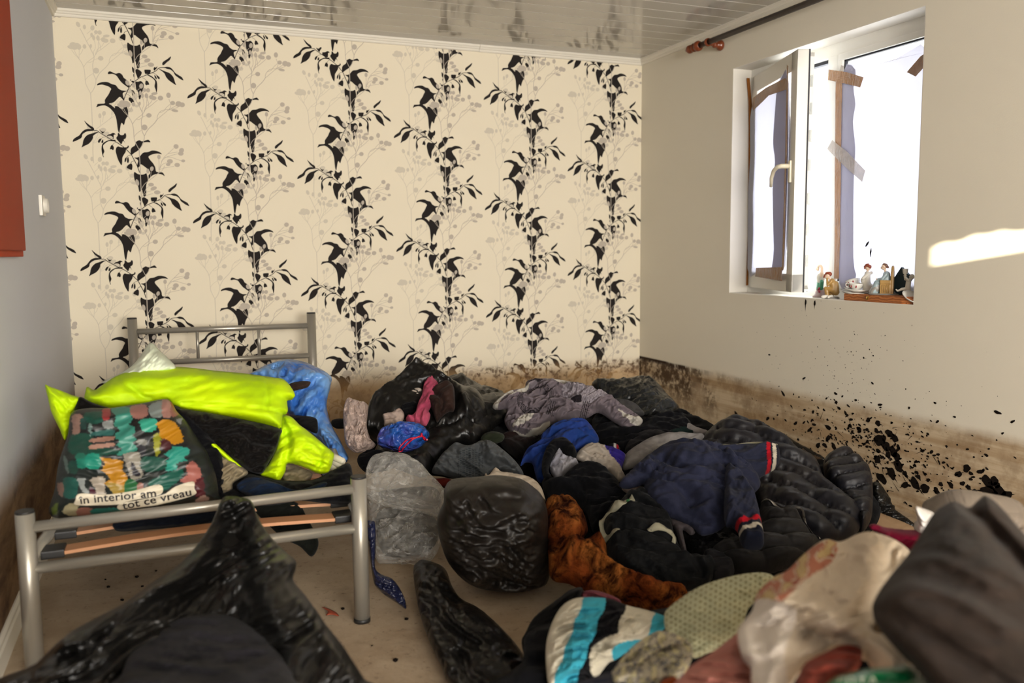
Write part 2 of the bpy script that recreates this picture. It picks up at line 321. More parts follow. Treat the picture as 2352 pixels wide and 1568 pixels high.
gstem = [('B', 15, [(1325,550),(1332,800),(1335,1100),(1335,1500),(1325,1750),(1330,1980)]),
 ('A', 12, [(1180,480),(1230,590),(1290,740),(1350,880),(1405,1020),(1410,1100),(1385,1200),(1385,1330),(1400,1440),(1430,1530),(1410,1650),(1370,1745),(1325,1805)]),
 ('A', 11, [(1140,1100),(1190,1190),(1220,1280),(1235,1400),(1240,1560),(1262,1660),(1325,1805)]),
 ('A', 8, [(1015,920),(1060,1000),(1140,1100)]), ('A', 8, [(1060,920),(1090,1000),(1140,1090)]), ('A', 8, [(1155,900),(1150,1000),(1143,1100)]), ('A', 8, [(1220,900),(1200,960),(1160,1020)]),
 ('A', 13, [(1430,1530),(1500,1390),(1620,1260),(1680,1170)]), ('A', 9, [(1680,1170),(1800,1060),(1900,970),(2010,900),(2060,870)]), ('A', 9, [(1680,1170),(1690,1090),(1750,1000),(1840,965),(1960,970)]),
 ('A', 8, [(1720,1030),(1800,1000),(1860,920),(1930,850)]), ('A', 8, [(1900,970),(1940,900),(1940,840),(1910,740)]), ('A', 8, [(1940,950),(2040,930),(2110,890)]),
 ('A', 9, [(1220,1270),(1270,1190),(1330,1130),(1410,1060),(1470,960),(1560,890),(1700,760)]), ('A', 8, [(1300,1170),(1350,1170),(1430,1110),(1490,1090)]), ('A', 8, [(1240,1540),(1290,1470),(1380,1400)]),
 ('A', 8, [(1410,1050),(1410,950),(1440,880),(1440,780),(1420,700)]), ('A', 8, [(1440,1000),(1480,900),(1560,830),(1600,760)]), ('A', 8, [(1530,900),(1530,820),(1500,720),(1490,600)]), ('A', 8, [(1440,1020),(1490,900),(1500,760),(1540,690),(1640,640)]),
 ('A', 8, [(1290,740),(1360,660),(1430,610),(1500,560)]), ('A', 8, [(1300,590),(1370,520)]),
 ('B', 10, [(1340,1400),(1400,1290),(1500,1200),(1640,1080),(1700,1000)]), ('B', 8, [(1690,980),(1720,870),(1770,740),(1850,650),(1970,530)]), ('B', 8, [(1690,980),(1800,940),(1970,910)]), ('B', 8, [(1680,1000),(1740,880),(1830,830)]),
 ('B', 8, [(1730,800),(1820,720),(1920,680),(2050,640)]), ('B', 8, [(1780,720),(1900,715),(2020,760),(2110,795)]), ('B', 8, [(1680,980),(1690,870),(1685,760)]), ('B', 8, [(1860,640),(2050,605)]), ('B', 8, [(1640,1080),(1740,1000),(1790,900)]),
 ('B', 8, [(1480,1200),(1480,1080)]), ('B', 8, [(1520,1140),(1540,1000)]), ('C', 8, [(1340,320),(1400,200),(1440,110),(1490,80)]), ('C', 8, [(1400,260),(1440,200),(1530,170)]), ('C', 8, [(1350,320),(1460,260),(1560,230)])]
gbulb = [('A',1150,400,36,58,-20),('A',1405,465,38,55,10),('A',1385,610,24,48,0),('A',1465,550,35,40,0),('A',1530,555,38,45,0),('A',1420,670,28,50,0),('A',1495,670,33,52,0),('A',1645,625,60,30,-8),('A',1590,700,45,50,0),('A',1630,720,52,45,0),('A',1755,720,52,50,0),
 ('A',1907,660,42,58,0),('A',1980,825,45,45,0),('A',2090,845,60,60,20),('A',2155,862,52,52,0),('A',2015,985,65,30,12),('A',1530,1085,50,48,0),('A',1440,1340,55,62,0),('A',1250,850,33,48,0),('A',1360,840,24,45,10),('A',1000,870,58,38,20),('A',1040,810,58,45,-20),
 ('A',1110,825,58,48,0),('A',1150,860,42,60,0),('A',1070,880,60,40,0),('A',1262,450,28,50,0),('B',2015,490,48,50,0),('B',2115,575,46,55,25),('B',2100,640,52,44,0),('B',2140,795,38,30,0),('B',1892,805,55,50,0),('B',1858,870,42,34,0),('B',2025,880,52,45,0),('B',1690,710,33,50,0),
 ('B',1475,1010,28,52,0),('B',1550,960,34,50,12),('B',1270,1250,33,70,-10),('C',1525,42,54,40,0),('C',1572,122,62,40,-25),('C',1635,205,60,44,0)]
Pw, Qw, ST = .53, .6241, -.3779
OFF = {'A': A0, 'B': B0, 'C': C0}
def towall(tagc, pts):
    ox, oy = OFF[tagc]; return [(lambda p: (p[0], p[2]))(at_y(ox+x*SC, oy+y*SC, 0)) for x, y in pts]
def strip(pts, w):
    P = smooth_poly(pts, False, 4); T = np.gradient(P, axis=0); T /= np.linalg.norm(T, axis=1)[:, None]+1e-9; N = np.stack([-T[:, 1], T[:, 0]], 1)*w/2
    return [tuple(p) for p in (P+N)]+[tuple(p) for p in (P-N)[::-1]]
blk = [towall(t, smooth_poly(p, True, 3)) for t, p in black]
blks = [(towall(t, strip(p, w))) for t, w, p in bstem]
grys = [(towall(t, strip(p, w))) for t, w, p in gstem]
gryb = [towall(t, [(cx+rx*math.cos(a)*math.cos(math.radians(r))-ry*math.sin(a)*math.sin(math.radians(r)), cy+rx*math.cos(a)*math.sin(math.radians(r))+ry*math.sin(a)*math.cos(math.radians(r))) for a in np.linspace(0, 2*math.pi, 15)[:-1]]) for t, cx, cy, rx, ry, r in gbulb]
bm = bmesh.new()
def addpoly(poly, depth, mi, ox=0, oz=0, strip_=False):
    vs = [bm.verts.new((x+ox, -depth, z+oz)) for x, z in poly]
    if strip_:
        n = len(vs)//2; tris = []
        for i in range(n-1): tris.append((vs[i], vs[i+1], vs[2*n-2-i], vs[2*n-1-i]))
    else:
        tris = [tuple(vs[i] for i in t) for t in tessellate_polygon([[Vector((x, z, 0)) for x, z in poly]])]
    for t in tris:
        try:
            f = bm.faces.new(t); f.material_index = mi
            f.normal_update()
            if f.normal.y > 0: f.normal_flip()
        except ValueError: pass
gx, gz = at_y(895-78.4+108, 390, 0)[0]-at_y(895+108, 241, 0)[0], at_y(895+30, 390, 0)[2]-at_y(895+108, 241, 0)[2]
for i in range(-1, 7):
    for j in range(-4, 5):
        ox = (i-3)*Pw; oz = -(j*Qw+(i-3)*ST*Qw)
        if oz > 1.0 or oz < -2.0: continue
        for q_, p in enumerate(gryb): addpoly(p, .0004+q_*.000008, 3, ox+gx, oz+gz)
        for q_, p in enumerate(grys): addpoly(p, .0003-q_*.000003, 3, ox+gx, oz+gz, True)
        for q_, p in enumerate(blk): addpoly(p, .0008-q_*.000005, 1, ox, oz)
        for q_, p in enumerate(blks): addpoly(p, .0009+q_*.00001, 1, ox, oz, True)
        for q_, p in enumerate(gryb): addpoly(p, .0013+q_*.00001, 2, ox, oz)
        for q_, p in enumerate(grys): addpoly(p, .00125-q_*.000003, 2, ox, oz, True)
for pc, no in (((0, 0, ZTOP), (0, 0, 1)), ((0, 0, 0.01), (0, 0, -1)), ((XL, 0, 0), (-1, 0, 0)), ((XR, 0, 0), (1, 0, 0))):
    bmesh.ops.bisect_plane(bm, geom=bm.verts[:]+bm.edges[:]+bm.faces[:], plane_co=pc, plane_no=no, clear_outer=True)
box(bm, (XL-.15, 0, -.05), (XR+.35, .12, ZTOP+.05), 0)
tag(from_bm('wall_back', bm, [M_back, M_blk, M_gry, M_gho]), 'cream wallpaper with black leaf vines and a brown flood stain', kind='structure')

# ---- right wall with window opening and mud splashes
WY1, WY2, WZ1, WZ2 = -.922, -2.141, 2.004, .844; TH = .30
bm = bmesh.new()
for a, b in (((XR, WY1, -.05), (XR+TH, .12, ZTOP+.05)), ((XR, YB-.1, -.05), (XR+TH, WY2, ZTOP+.05)), ((XR, WY2, -.05), (XR+TH, WY1, WZ2)), ((XR, WY2, WZ1), (XR+TH, WY1, ZTOP+.05))): box(bm, a, b)
random.seed(5)
def splat(yc, zc, r, ang=0, asp=1., n=22, rag=.17, x=XR-.0012):
    pts = []
    ph = [random.uniform(0, 6.3) for _ in range(4)]
    for k in range(n):
        a = 2*math.pi*k/n; rr = r*(1+rag*(math.sin(2*a+ph[0])*.5+math.sin(3*a+ph[1])*.5+math.sin(5*a+ph[2])*.4))
        p = (rr*math.cos(a)*asp, rr*math.sin(a)); pts.append((yc+p[0]*math.cos(ang)-p[1]*math.sin(ang), zc+p[0]*math.sin(ang)+p[1]*math.cos(ang)))
    c = bm.verts.new((x, yc, zc)); vs = [bm.verts.new((x, p[0], p[1])) for p in pts]
    for k in range(n):
        f = bm.faces.new((c, vs[(k+1) % n], vs[k])); f.material_index = 1
    return pts
def tail(yc, zc, l, ang, w):
    a = Vector((0, math.cos(ang), math.sin(ang))); s = Vector((0, -a.z, a.y)); c = Vector((XR-.0013, yc, zc))
    f = bm.faces.new([bm.verts.new(c+s*w), bm.verts.new(c+a*l), bm.verts.new(c-s*w)]); f.material_index = 1
    f.normal_update()
    if f.normal.x > 0: f.normal_flip()
spl = [(630,445,12,2.2),(818,472,11,1.6),(925,482,6,2),(985,500,10,1.8),(1070,538,11,2),(1180,525,15,1.5),(1000,597,9,1),(1180,590,15,1.6),(1120,632,14,1.5),(1160,632,14,1.4),(1215,640,16,1.5),(1255,655,12,1.5),(1285,440,10,1.4),(1245,410,9,1.5),(1228,375,9,1.5),(1155,420,7,1.6),
 (1365,535,16,1.1),(1420,480,13,1.2),(1478,500,16,1.2),(1470,545,14,1.2),(1545,560,22,1.1),(1580,590,20,1.2),(1490,600,34,1.2),(1530,640,26,1.1),(1570,670,26,1.1),(1600,640,12,1),(1480,665,12,1.4),(1475,715,20,1.2),(1590,700,22,1.2),(1540,690,18,1),(1600,755,28,1.2),(1560,800,26,1.3),(1500,830,26,1.4),
 (1640,800,14,1),(1720,820,12,1.3),(1710,795,9,1.4),(1780,840,10,1.2),(1855,865,11,1.3),(1915,870,13,1.4),(1700,860,26,1.3),(1760,890,24,1.2),(1640,870,18,1.2),(1830,905,16,1.3),(2010,770,18,1.3),(1960,805,15,1.4),(2035,800,10,1.2),(2035,835,8,1.2),(2110,780,7,1.1),(2135,850,26,1.3),(2175,845,22,1),(2190,870,16,1.1),
 (1985,860,11,1.4),(2020,885,14,1),(2062,912,14,1.2),(2150,910,30,1.5),(2210,915,28,1.4),(2250,930,22,1.2),(2300,990,20,1.5),(2265,955,9,1),(1665,408,7,1),(1820,378,6,1.4),(1645,295,4,1),(2195,435,8,2.4),(2285,490,6,2),(2225,560,5,1.6),(1428,58,4,1),(1450,95,5,1),(1393,108,6,1),(1318,72,4,1),(1330,92,3,1),(1225,322,7,2.2),(910,322,8,3),(1690,560,5,1),(1440,560,6,1),(1300,530,7,1.6),(1330,580,7,1.3),(1415,610,10,1.3)]
for cx, cy, r, asp in spl:
    p = at_x(1450+cx*.3835, 780+cy*.3835, XR); rr = r*.3835*.0019
    ang = math.radians(random.choice((-1, 1))*random.uniform(5, 45)); splat(p[1], p[2], rr, ang, asp*1.1)
    if r > 6 and random.random() < .6: tail(p[1], p[2], rr*random.uniform(2, 3.6), ang+math.pi*random.choice((0, 1)), rr*.3)
for _ in range(520):
    t = random.random(); cy_ = random.gauss(-1.95, .28); cz_ = random.gauss(.22, .10)-(cy_+1.95)*.02
    if cz_ < .03: continue
    splat(cy_, cz_, random.uniform(.0012, .005)*(1.6 if t < .1 else 1), random.uniform(-.8, .8), random.uniform(1, 2.6), 7)
for _ in range(150):
    splat(random.gauss(-1.75, .22), abs(random.gauss(.42, .17))+.1, random.uniform(.0008, .0022), random.uniform(-1, 1), random.uniform(1, 1.8), 6)
for _ in range(70):
    splat(random.uniform(-3.2, -1.0), random.uniform(.15, .75), random.uniform(.0006, .0017), 0, random.uniform(1, 2), 6)
for _ in range(50):
    c_ = (random.gauss(-1.95, .2), abs(random.gauss(.17, .08))+.04); tail(c_[0], c_[1], random.uniform(.02, .06), random.uniform(0, 6.28), .0015)
for u, v, l in ((1851, 688, .045), (1872, 690, .03)):     # mud runs below the sill
    p = at_x(u, v, XR); splat(p[1], p[2]-.012, .006, math.pi/2, 2.2); tail(p[1], p[2]-.01, l, -math.pi/2, .004)
tag(from_bm('wall_right', bm, [M_right, M_mud]), 'painted wall with window, flood stain and black mud splashes', kind='structure')
# left and rear walls
wall_box('wall_left', (XL-.15, YB-.1, -.05), (XL, .12, ZTOP+.05), M_left)
bm = bmesh.new()
# rear wall: unseen slot with scalloped discs, added and shaped to cast the sun patch
SX1, SX2, SZ1, SZ2 = .985, 2.0, 1.872, 1.972
for a, b in (((XL-.1, YB-.1, -.05), (SX1, YB, ZTOP+.05)), ((SX2, YB-.1, -.05), (XR+.1, YB, ZTOP+.05)), ((SX1, YB-.1, -.05), (SX2, YB, SZ1)), ((SX1, YB-.1, SZ2), (SX2, YB, ZTOP+.05))): box(bm, a, b)
for k_ in range(14):
    lathe(bm, [(0, -.01), (.045, -.01), (.045, .01), (0, .01)], (SX1+.005+.068*k_, YB-.05, SZ2+.014+.006*(k_ % 3)), 18, Matrix.Rotation(math.pi/2, 3, 'X'), 0, 1, .9)
tag(from_bm('wall_rear', bm, M_plain), kind='structure')

# ---- cornices
def cornice(name, prof, a, b, inward, parent=None):
    bm = bmesh.new(); a = Vector(a); b = Vector(b); n = Vector(inward)
    for p in (a, b):
        for d, z in prof: bm.verts.new(p+n*d+Vector((0, 0, z)))
    bm.verts.ensure_lookup_table(); m = len(prof)
    for i in range(m): bm.faces.new((bm.verts[i], bm.verts[(i+1) % m], bm.verts[m+(i+1) % m], bm.verts[m+i]))
    bm.faces.new([bm.verts[i] for i in range(m)]); bm.faces.new([bm.verts[m+i] for i in range(m)][::-1])
    bmesh.ops.recalc_face_normals(bm, faces=bm.faces)
    return tag(from_bm(name, bm, M_trim), kind='structure')
prof = [(-.01, 0), (.010, 0), (.013, .006), (.013, .012), (.018, .015), (.021, .022), (.026, .026), (.027, .033), (.027, .037), (-.01, .037)]
cornice('trim_1', prof, (XL, 0, ZC), (2.86, 0, ZC), (0, -1, 0)); cornice('trim_2', [(d*1.05, z*1.02-.001) for d, z in prof], (2.861, 0, ZC), (XR, 0, ZC), (0, -1, 0))
cornice('trim_3', prof, (XR, 0, ZC), (XR, YB, ZC), (-1, 0, 0)); cornice('trim_4', prof, (XL, 0, ZC), (XL, YB, ZC), (1, 0, 0))
cornice('baseboard_left', [(0, 0), (.014, 0), (.014, .055), (.010, .062), (.010, .072), (.004, .08), (0, .08)], (XL, -.0, 0), (XL, -5.5, 0), (1, 0, 0))

# ---- window
M_glass = clear('window_glass', .06, 'f4f7fa', .03, 2, .0)
M_gasket = simple('black_gasket', '14141c', .6)
def translucent(name, c, tr=.6, holes=False):
    k = MT(name); t = k.t; out = t.nodes['Material Output']; d = k.n('ShaderNodeBsdfDiffuse'); tl = k.n('ShaderNodeBsdfTranslucent'); mx = k.n('ShaderNodeMixShader')
    nn = k.noise(6, 4, .6, mp=(1, 1, .35)); cc = k.mix(k.math('MULTIPLY', nn, .12), lin(c), (.5, .5, .62, 1)); k.l(cc, d.inputs[0]); k.l(cc, tl.inputs[0]); mx.inputs[0].default_value = tr
    b = k.n('ShaderNodeBump'); b.inputs['Strength'].default_value = .4; b.inputs['Distance'].default_value = .02; k.l(k.noise(4, 4, mp=(1, 3, 1)), b.inputs['Height']); k.l(b.outputs[0], d.inputs['Normal'])
    k.l(d.outputs[0], mx.inputs[1]); k.l(tl.outputs[0], mx.inputs[2]); k.l(mx.outputs[0], out.inputs[0]); return k.m
M_sheet = translucent('white_sheet', 'e2e2e8', .6); M_sheet2 = translucent('doubled_sheet', 'c6c5d2', .42)
def tape_mat(name, c, al):
    k = MT(name); k.base(k.mix(k.noise(25, 4), lin(c), tuple(x*.55 for x in lin(c)[:3])+(1,))); k.rough(.15); k.b.inputs['Alpha'].default_value = al
    k.bump(k.noise(45, 4, .6, dist=1.5, mp=(1, 1, .3)), .8, .008); return k.m
M_tape = tape_mat('brown_tape', 'b07f50', .85); M_tape2 = tape_mat('pale_tape', 'cdbfb2', .55)
FX = XR+.115
win = thing('window_1', 'white plastic casement window with one sash standing open and paper taped over the panes', 'window', (XR+.15, -1.53, WZ2)); win['kind'] = 'structure'
def wf(bm):
    x0, x1 = FX, FX+.07
    box(bm, (x0+.001, WY1-.055, WZ2), (x1-.001, WY1, WZ1), 0, .004); box(bm, (x0+.001, WY2, WZ2), (x1-.001, WY2+.055, WZ1), 0, .004)
    box(bm, (x0, WY2, WZ1-.06), (x1, WY1, WZ1), 0, .004); box(bm, (x0, WY2, WZ2-.001), (x1, WY1, WZ2+.05), 0, .004)
    box(bm, (x0-.002, -1.555, WZ2+.045), (x1-.002, -1.49, WZ1-.055), 0, .002)
    # fixed right pane beads
    box(bm, (x0-.006, WY2+.05, WZ1-.085), (x0+.04, -1.555, WZ1-.055), 0, .004); box(bm, (x0-.006, WY2+.05, WZ2+.045), (x0+.04, -1.555, WZ2+.075), 0, .004)
    box(bm, (x0-.005, -1.585, WZ2+.052), (x0+.041, -1.5535, WZ1-.062), 0, .003); box(bm, (x0-.005, WY2+.05, WZ2+.052), (x0+.041, WY2+.08, WZ1-.062), 0, .003)
part('frame', M_pvc, win, wf)
part('gasket', M_gasket, win, lambda bm: (box(bm, (FX+.005, WY2+.08, WZ1-.092), (FX+.02, -1.585, WZ1-.085)), box(bm, (FX+.005, -1.592, WZ2+.08), (FX+.02, -1.585, WZ1-.085)), box(bm, (FX+.02, -1.49, WZ1-.075), (FX+.05, -.98, WZ1-.06))))
part('pane', M_glass, win, lambda bm: box(bm, (FX+.02, WY2+.08, WZ2+.07), (FX+.026, -1.585, WZ1-.085)))
# open sash
hinge = Vector((FX+.04, WY1-.045, 0)); free = Vector((3.868, -1.56, 0)); dv = (free-hinge); sw = dv.length; dv.normalize(); nv = Vector((dv.y, -dv.x, 0)); nv = nv if nv.x < 0 else -nv
Msash = Matrix(((dv.x, nv.x, 0, hinge.x), (dv.y, nv.y, 0, hinge.y), (0, 0, 1, .875), (0, 0, 0, 1)))
SH = 1.085
sash = bpy.data.objects.new('sash', bpy.data.meshes.new('sash'))
def sashf(bm):
    for a, b in (((0, 0, 0), (.075, .055, SH)), ((sw-.075, 0, 0), (sw, .055, SH)), ((0, 0, 0), (sw, .055, .085)), ((0, 0, SH-.085), (sw, .055, SH))): box(bm, a, b, 0, .004, Msash)
    for a, b in (((sw-.02, -.022, .015), (sw+.0, 0, SH-.015)), ((.0, -.022, .015), (.02, 0, SH-.015)), ((0, -.022, .015), (sw, 0, .035)), ((0, -.022, SH-.035), (sw, 0, SH-.015))): box(bm, a, b, 0, .002, Msash)
    box(bm, (sw-.001, -.003, .0), (sw+.0012, .004, SH), 1, 0, Msash)
bpy.data.objects.remove(sash)
sash = part('sash', [M_pvc, M_gasket], win, sashf)
part('sash_pane', M_glass, sash, lambda bm: box(bm, (.07, .02, .08), (sw-.07, .026, SH-.08), 0, 0, Msash))
def handle(bm):
    box(bm, (sw-.058, .055, .50), (sw-.032, .066, .60), 0, .004, Msash)
    pts = [Msash @ Vector(p) for p in ((sw-.045, .06, .575), (sw-.045, .10, .575), (sw-.06, .113, .573), (sw-.10, .116, .56), (sw-.135, .114, .53), (sw-.15, .11, .49))]
    tube(bm, pts, [.011, .011, .010, .0095, .009, .007], 12)
part('window_handle', simple('cream_handle', 'e4dcc4', .35), sash, handle)
part('lock_strip', simple('steel_strip', '8f9290', .3, .9), sash, lambda bm: [box(bm, (sw-.0005, -.016, z0), (sw+.003, -.006, z0+.05), 0, 0, Msash) for z0 in (.12, .26, .40, .55, .68, .80, .92)])
# papers and tapes
def sheet(name, M, pts, off, mats, parent, thick=.0012, wav=.004, seed=0):
    """pts in sash coordinates (along, up)"""
    P = smooth_poly(pts, True, 3) if 'tape' not in name else np.array([(1-t)*np.array(a)+t*np.array(b) for a, b in zip(pts, pts[1:]+pts[:1]) for t in (0, .25, .5, .75)]); bm = bmesh.new(); vs = []; vb = []
    for a_, z_ in P:
        w_ = wav*float(perlin(a_*9, z_*5, seed)); vs.append(bm.verts.new(M @ Vector((a_, off+w_, z_)))); vb.append(bm.verts.new(M @ Vector((a_, off+w_-thick, z_))))
    for t in tessellate_polygon([[Vector((p[0], p[1], 0)) for p in P]]):
        bm.faces.new([vs[i] for i in t]); bm.faces.new([vb[i] for i in t[::-1]])
    n_ = len(vs)
    for i in range(n_): bm.faces.new((vs[i], vb[i], vb[(i+1) % n_], vs[(i+1) % n_]))
    bmesh.ops.recalc_face_normals(bm, faces=bm.faces)
    return from_bm(name, bm, mats, parent)
ps = tag(sheet('paper_sheet', Msash, [(.0, .10), (.2, .095), (sw-.08, .12), (sw-.085, SH-.13), (sw-.3, SH-.125), (.02, SH-.15), (-.0, SH-.4)], .060, M_sheet, None), 'white sheet taped over the open window sash', 'paper', 'white sheets taped over the window')
sheet('paper_fold', Msash, [(sw-.24, .10), (sw-.085, .12), (sw-.085, SH-.13), (sw-.22, SH-.13), (sw-.25, SH-.25), (sw-.265, SH-.38), (sw-.235, SH-.47), (sw-.255, SH-.6), (sw-.22, .2)], .064, M_sheet2, ps, wav=.003)
Mfix = Matrix(((0, -1, 0, FX-.01), (-1, 0, 0, -1.49), (0, 0, 1, WZ2), (0, 0, 0, 1)))     # along -> -y, off -> -x
def fx(u, v): p = at_x(u, v, FX-.01); return (-1.49-p[1], p[2]-WZ2)
pr = tag(sheet('paper_sheet', Mfix, [fx(*p) for p in ((1935, 670), (1932, 400), (1938, 166), (1990, 155), (2060, 135), (2135, 118), (2140, 400), (2140, 672))], .002, M_sheet, None), 'large white sheet taped over the fixed right pane', 'paper', 'white sheets taped over the window')
sheet('paper_fold', Mfix, [fx(*p) for p in ((1930, 650), (1932, 400), (1938, 168), (1966, 160), (1962, 200), (1966, 240), (1961, 280), (1967, 340), (1963, 420), (1962, 590), (1968, 640))], .005, M_sheet2, pr)
def tape(pts, label, M=None, f=None, off=.012, mt=None, seed=1):
    return tag(sheet('tape_strip', M, [f(*p) for p in pts], off, mt or M_tape, None, .0006, .002, seed), label, 'tape', 'tape strips holding the window sheets')
tape([(1908, 160), (1950, 166), (1988, 178), (1980, 201), (1945, 192), (1906, 184)], 'brown tape strip near the top of the window mullion', Mfix, fx)
tape([(1923, 180), (1938, 180), (1936, 300), (1934, 420), (1932, 560), (1930, 640), (1919, 640), (1920, 500), (1921, 330)], 'long vertical brown tape running down the window mullion', Mfix, fx, .009, seed=4)
tape([(1917, 322), (1950, 348), (1993, 392), (1986, 418), (1945, 382), (1906, 342)], 'pale tape strip slanting across the mullion at mid height', Mfix, fx, .014, M_tape2)
tape([(2087, 166), (2118, 130), (2135, 118), (2140, 140), (2107, 176)], 'short brown tape at the top right corner of the window', Mfix, fx, .010)
tape([(1930, 175), (1936, 150), (1942, 152), (1941, 172)], 'small cream tape tip sticking up above the mullion tape', Mfix, fx, .011, M_tape2)
S_ = lambda a, z: (a, z)
tape([(.05, SH-.155), (.06, SH-.115), (.25, SH-.10), (sw-.11, SH-.105), (sw-.075, SH-.125), (sw-.09, SH-.16), (.3, SH-.145), (.07, SH-.18)], 'brown tape along the top of the open sash sheet', Msash, S_, .070)
tape([(sw-.095, .10), (sw-.07, .10), (sw-.068, .5), (sw-.072, SH-.06), (sw-.09, SH-.05), (sw-.088, .5)], 'brown tape down the handle side of the open sash', Msash, S_, .069, seed=6)
tape([(.16, .06), (sw-.085, .05), (sw-.09, .115), (.17, .105)], 'wide brown tape along the bottom of the open sash', Msash, S_, .071)
Mrev = Matrix(((1, 0, 0, XR), (0, -1, 0, WY1), (0, 0, 1, WZ2), (0, 0, 0, 1)))
def rv(u, v): p = at_y(u, v, WY1); return (p[0]-XR, p[2]-WZ2)
tape([(1712, 180), (1719, 180), (1724, 240), (1722, 320), (1721, 500), (1716, 655), (1711, 655), (1716, 500), (1717, 300), (1716, 230)], 'long orange-brown tape hanging loose on the left reveal', Mrev, rv, .011, tape_mat('orange_tape', 'b4702e', .95))
bm = bmesh.new(); box(bm, (XR+.001, WY2, WZ2-.02), (FX+.02, WY1, WZ2+.004), 0, .002)
tag(from_bm('window_sill', bm, M_reveal), 'white painted window sill', kind='structure')
# pale reveal skins
bm = bmesh.new()
box(bm, (XR+.0005, WY1-.003, WZ2), (FX+.02, WY1+.001, WZ1)); box(bm, (XR+.0005, WY2-.001, WZ2), (FX+.02, WY2+.003, WZ1)); box(bm, (XR+.0005, WY2, WZ1-.003), (FX+.02, WY1, WZ1+.001))
tag(from_bm('trim_5', bm, M_reveal), 'white window reveal', kind='structure')
# house wall outside
k = MT('pale_brick'); br = k.n('ShaderNodeTexBrick'); br.inputs['Scale'].default_value = 4; br.inputs[1].default_value = lin('d0ccc4'); br.inputs[2].default_value = lin('bcb8ae'); br.inputs[3].default_value = lin('8e897e')
mp = k.n('ShaderNodeMapping'); mp.inputs['Rotation'].default_value = (0, math.pi/2, math.pi/2); k.l(k.co(), mp.inputs[0]); k.l(mp.outputs[0], br.inputs[0]); k.base(br.outputs[0]); k.rough(.9)
bm = bmesh.new(); box(bm, (XR+3.0, -1.5, 2.15), (XR+3.2, 6.5, 4.2)); tag(from_bm('neighbour_wall', bm, k.m), 'pale brick gable seen through the window', 'wall')
# ---------------------------------------------------------------- fixtures
M_rod = simple('dark_rod', '2a1712', .35); M_redwood = simple('reddish_wood', '7a3a1c', .3, var=.5, vs=20)
RX, RZ = XR-.085, 2.150
rod = thing('curtain_rod', 'dark brown curtain rod with turned reddish wooden finial above the window', 'curtain rod', (RX, -.72, RZ))
part('pole', M_rod, rod, lambda bm: tube(bm, [(RX, -.74, RZ), (RX, -3.4, RZ)], .014, 16))
Mf = Matrix.Rotation(-math.pi/2, 3, 'X')
part('finial', M_redwood, rod, lambda bm: lathe(bm, [(.0, .125), (.007, .122), (.014, .108), (.022, .092), (.022, .078), (.014, .068), (.012, .062), (.020, .056), (.023, .048), (.020, .040), (.014, .035), (.020, .030), (.026, .020), (.027, .006), (.022, -.006), (.015, -.01)], (RX, -.74, RZ), 24, Mf))
def brk(bm):
    tube(bm, [(RX, -.82, RZ-.004), (XR-.03, -.82, RZ-.008)], [.010, .012], 12)
    lathe(bm, [(0, .055), (.014, .053), (.016, .045), (.012, .035), (.020, .025), (.026, .016), (.027, .006), (.024, 0), (0, 0)], (XR, -.82, RZ-.01), 24, Matrix.Rotation(-math.pi/2, 3, 'Y'))
    lathe(bm, [(.016, -.01), (.021, -.006), (.021, .006), (.016, .01)], (RX, -.82, RZ), 20, Mf)
part('bracket', M_redwood, rod, brk)
M_sock = simple('socket_plastic', 'ddd8cc', .4)
s = thing('wall_socket', 'small white wall socket low on the pale left wall beside the wallpaper', 'socket', (XL, -.83, 1.27))
part('plate', M_sock, s, lambda bm: box(bm, (XL, -.90, 1.225), (XL+.012, -.80, 1.305), 0, .003))
part('receptacle', M_sock, s, lambda bm: lathe(bm, [(.0, .018), (.022, .018), (.026, .026), (.028, .026), (.030, .010)], (XL, -.84, 1.265), 20, Matrix.Rotation(math.pi/2, 3, 'Y')))
# red-brown hanging cupboard at the left edge
M_cab = simple('orange_wood', 'b43a08', .6, spec=.15, var=.35, vs=5)
q = at_x(40, 585, XL+.02)
cab = thing('hanging_cupboard', 'orange brown wooden wall cupboard cut off by the left edge of the photo', 'cupboard', (XL, -2.2, 1.06))
CY = -1.5
part('body', M_cab, cab, lambda bm: box(bm, (XL+.001, CY-.75, 1.066), (XL+.016, CY+.01, 2.0), 0, .003))
part('door', simple('orange_wood_dark', 'a03206', .6, spec=.15, var=.3, vs=5), cab, lambda bm: box(bm, (XL+.016, CY-.72, 1.085), (XL+.028, CY-.02, 1.98), 0, .004))

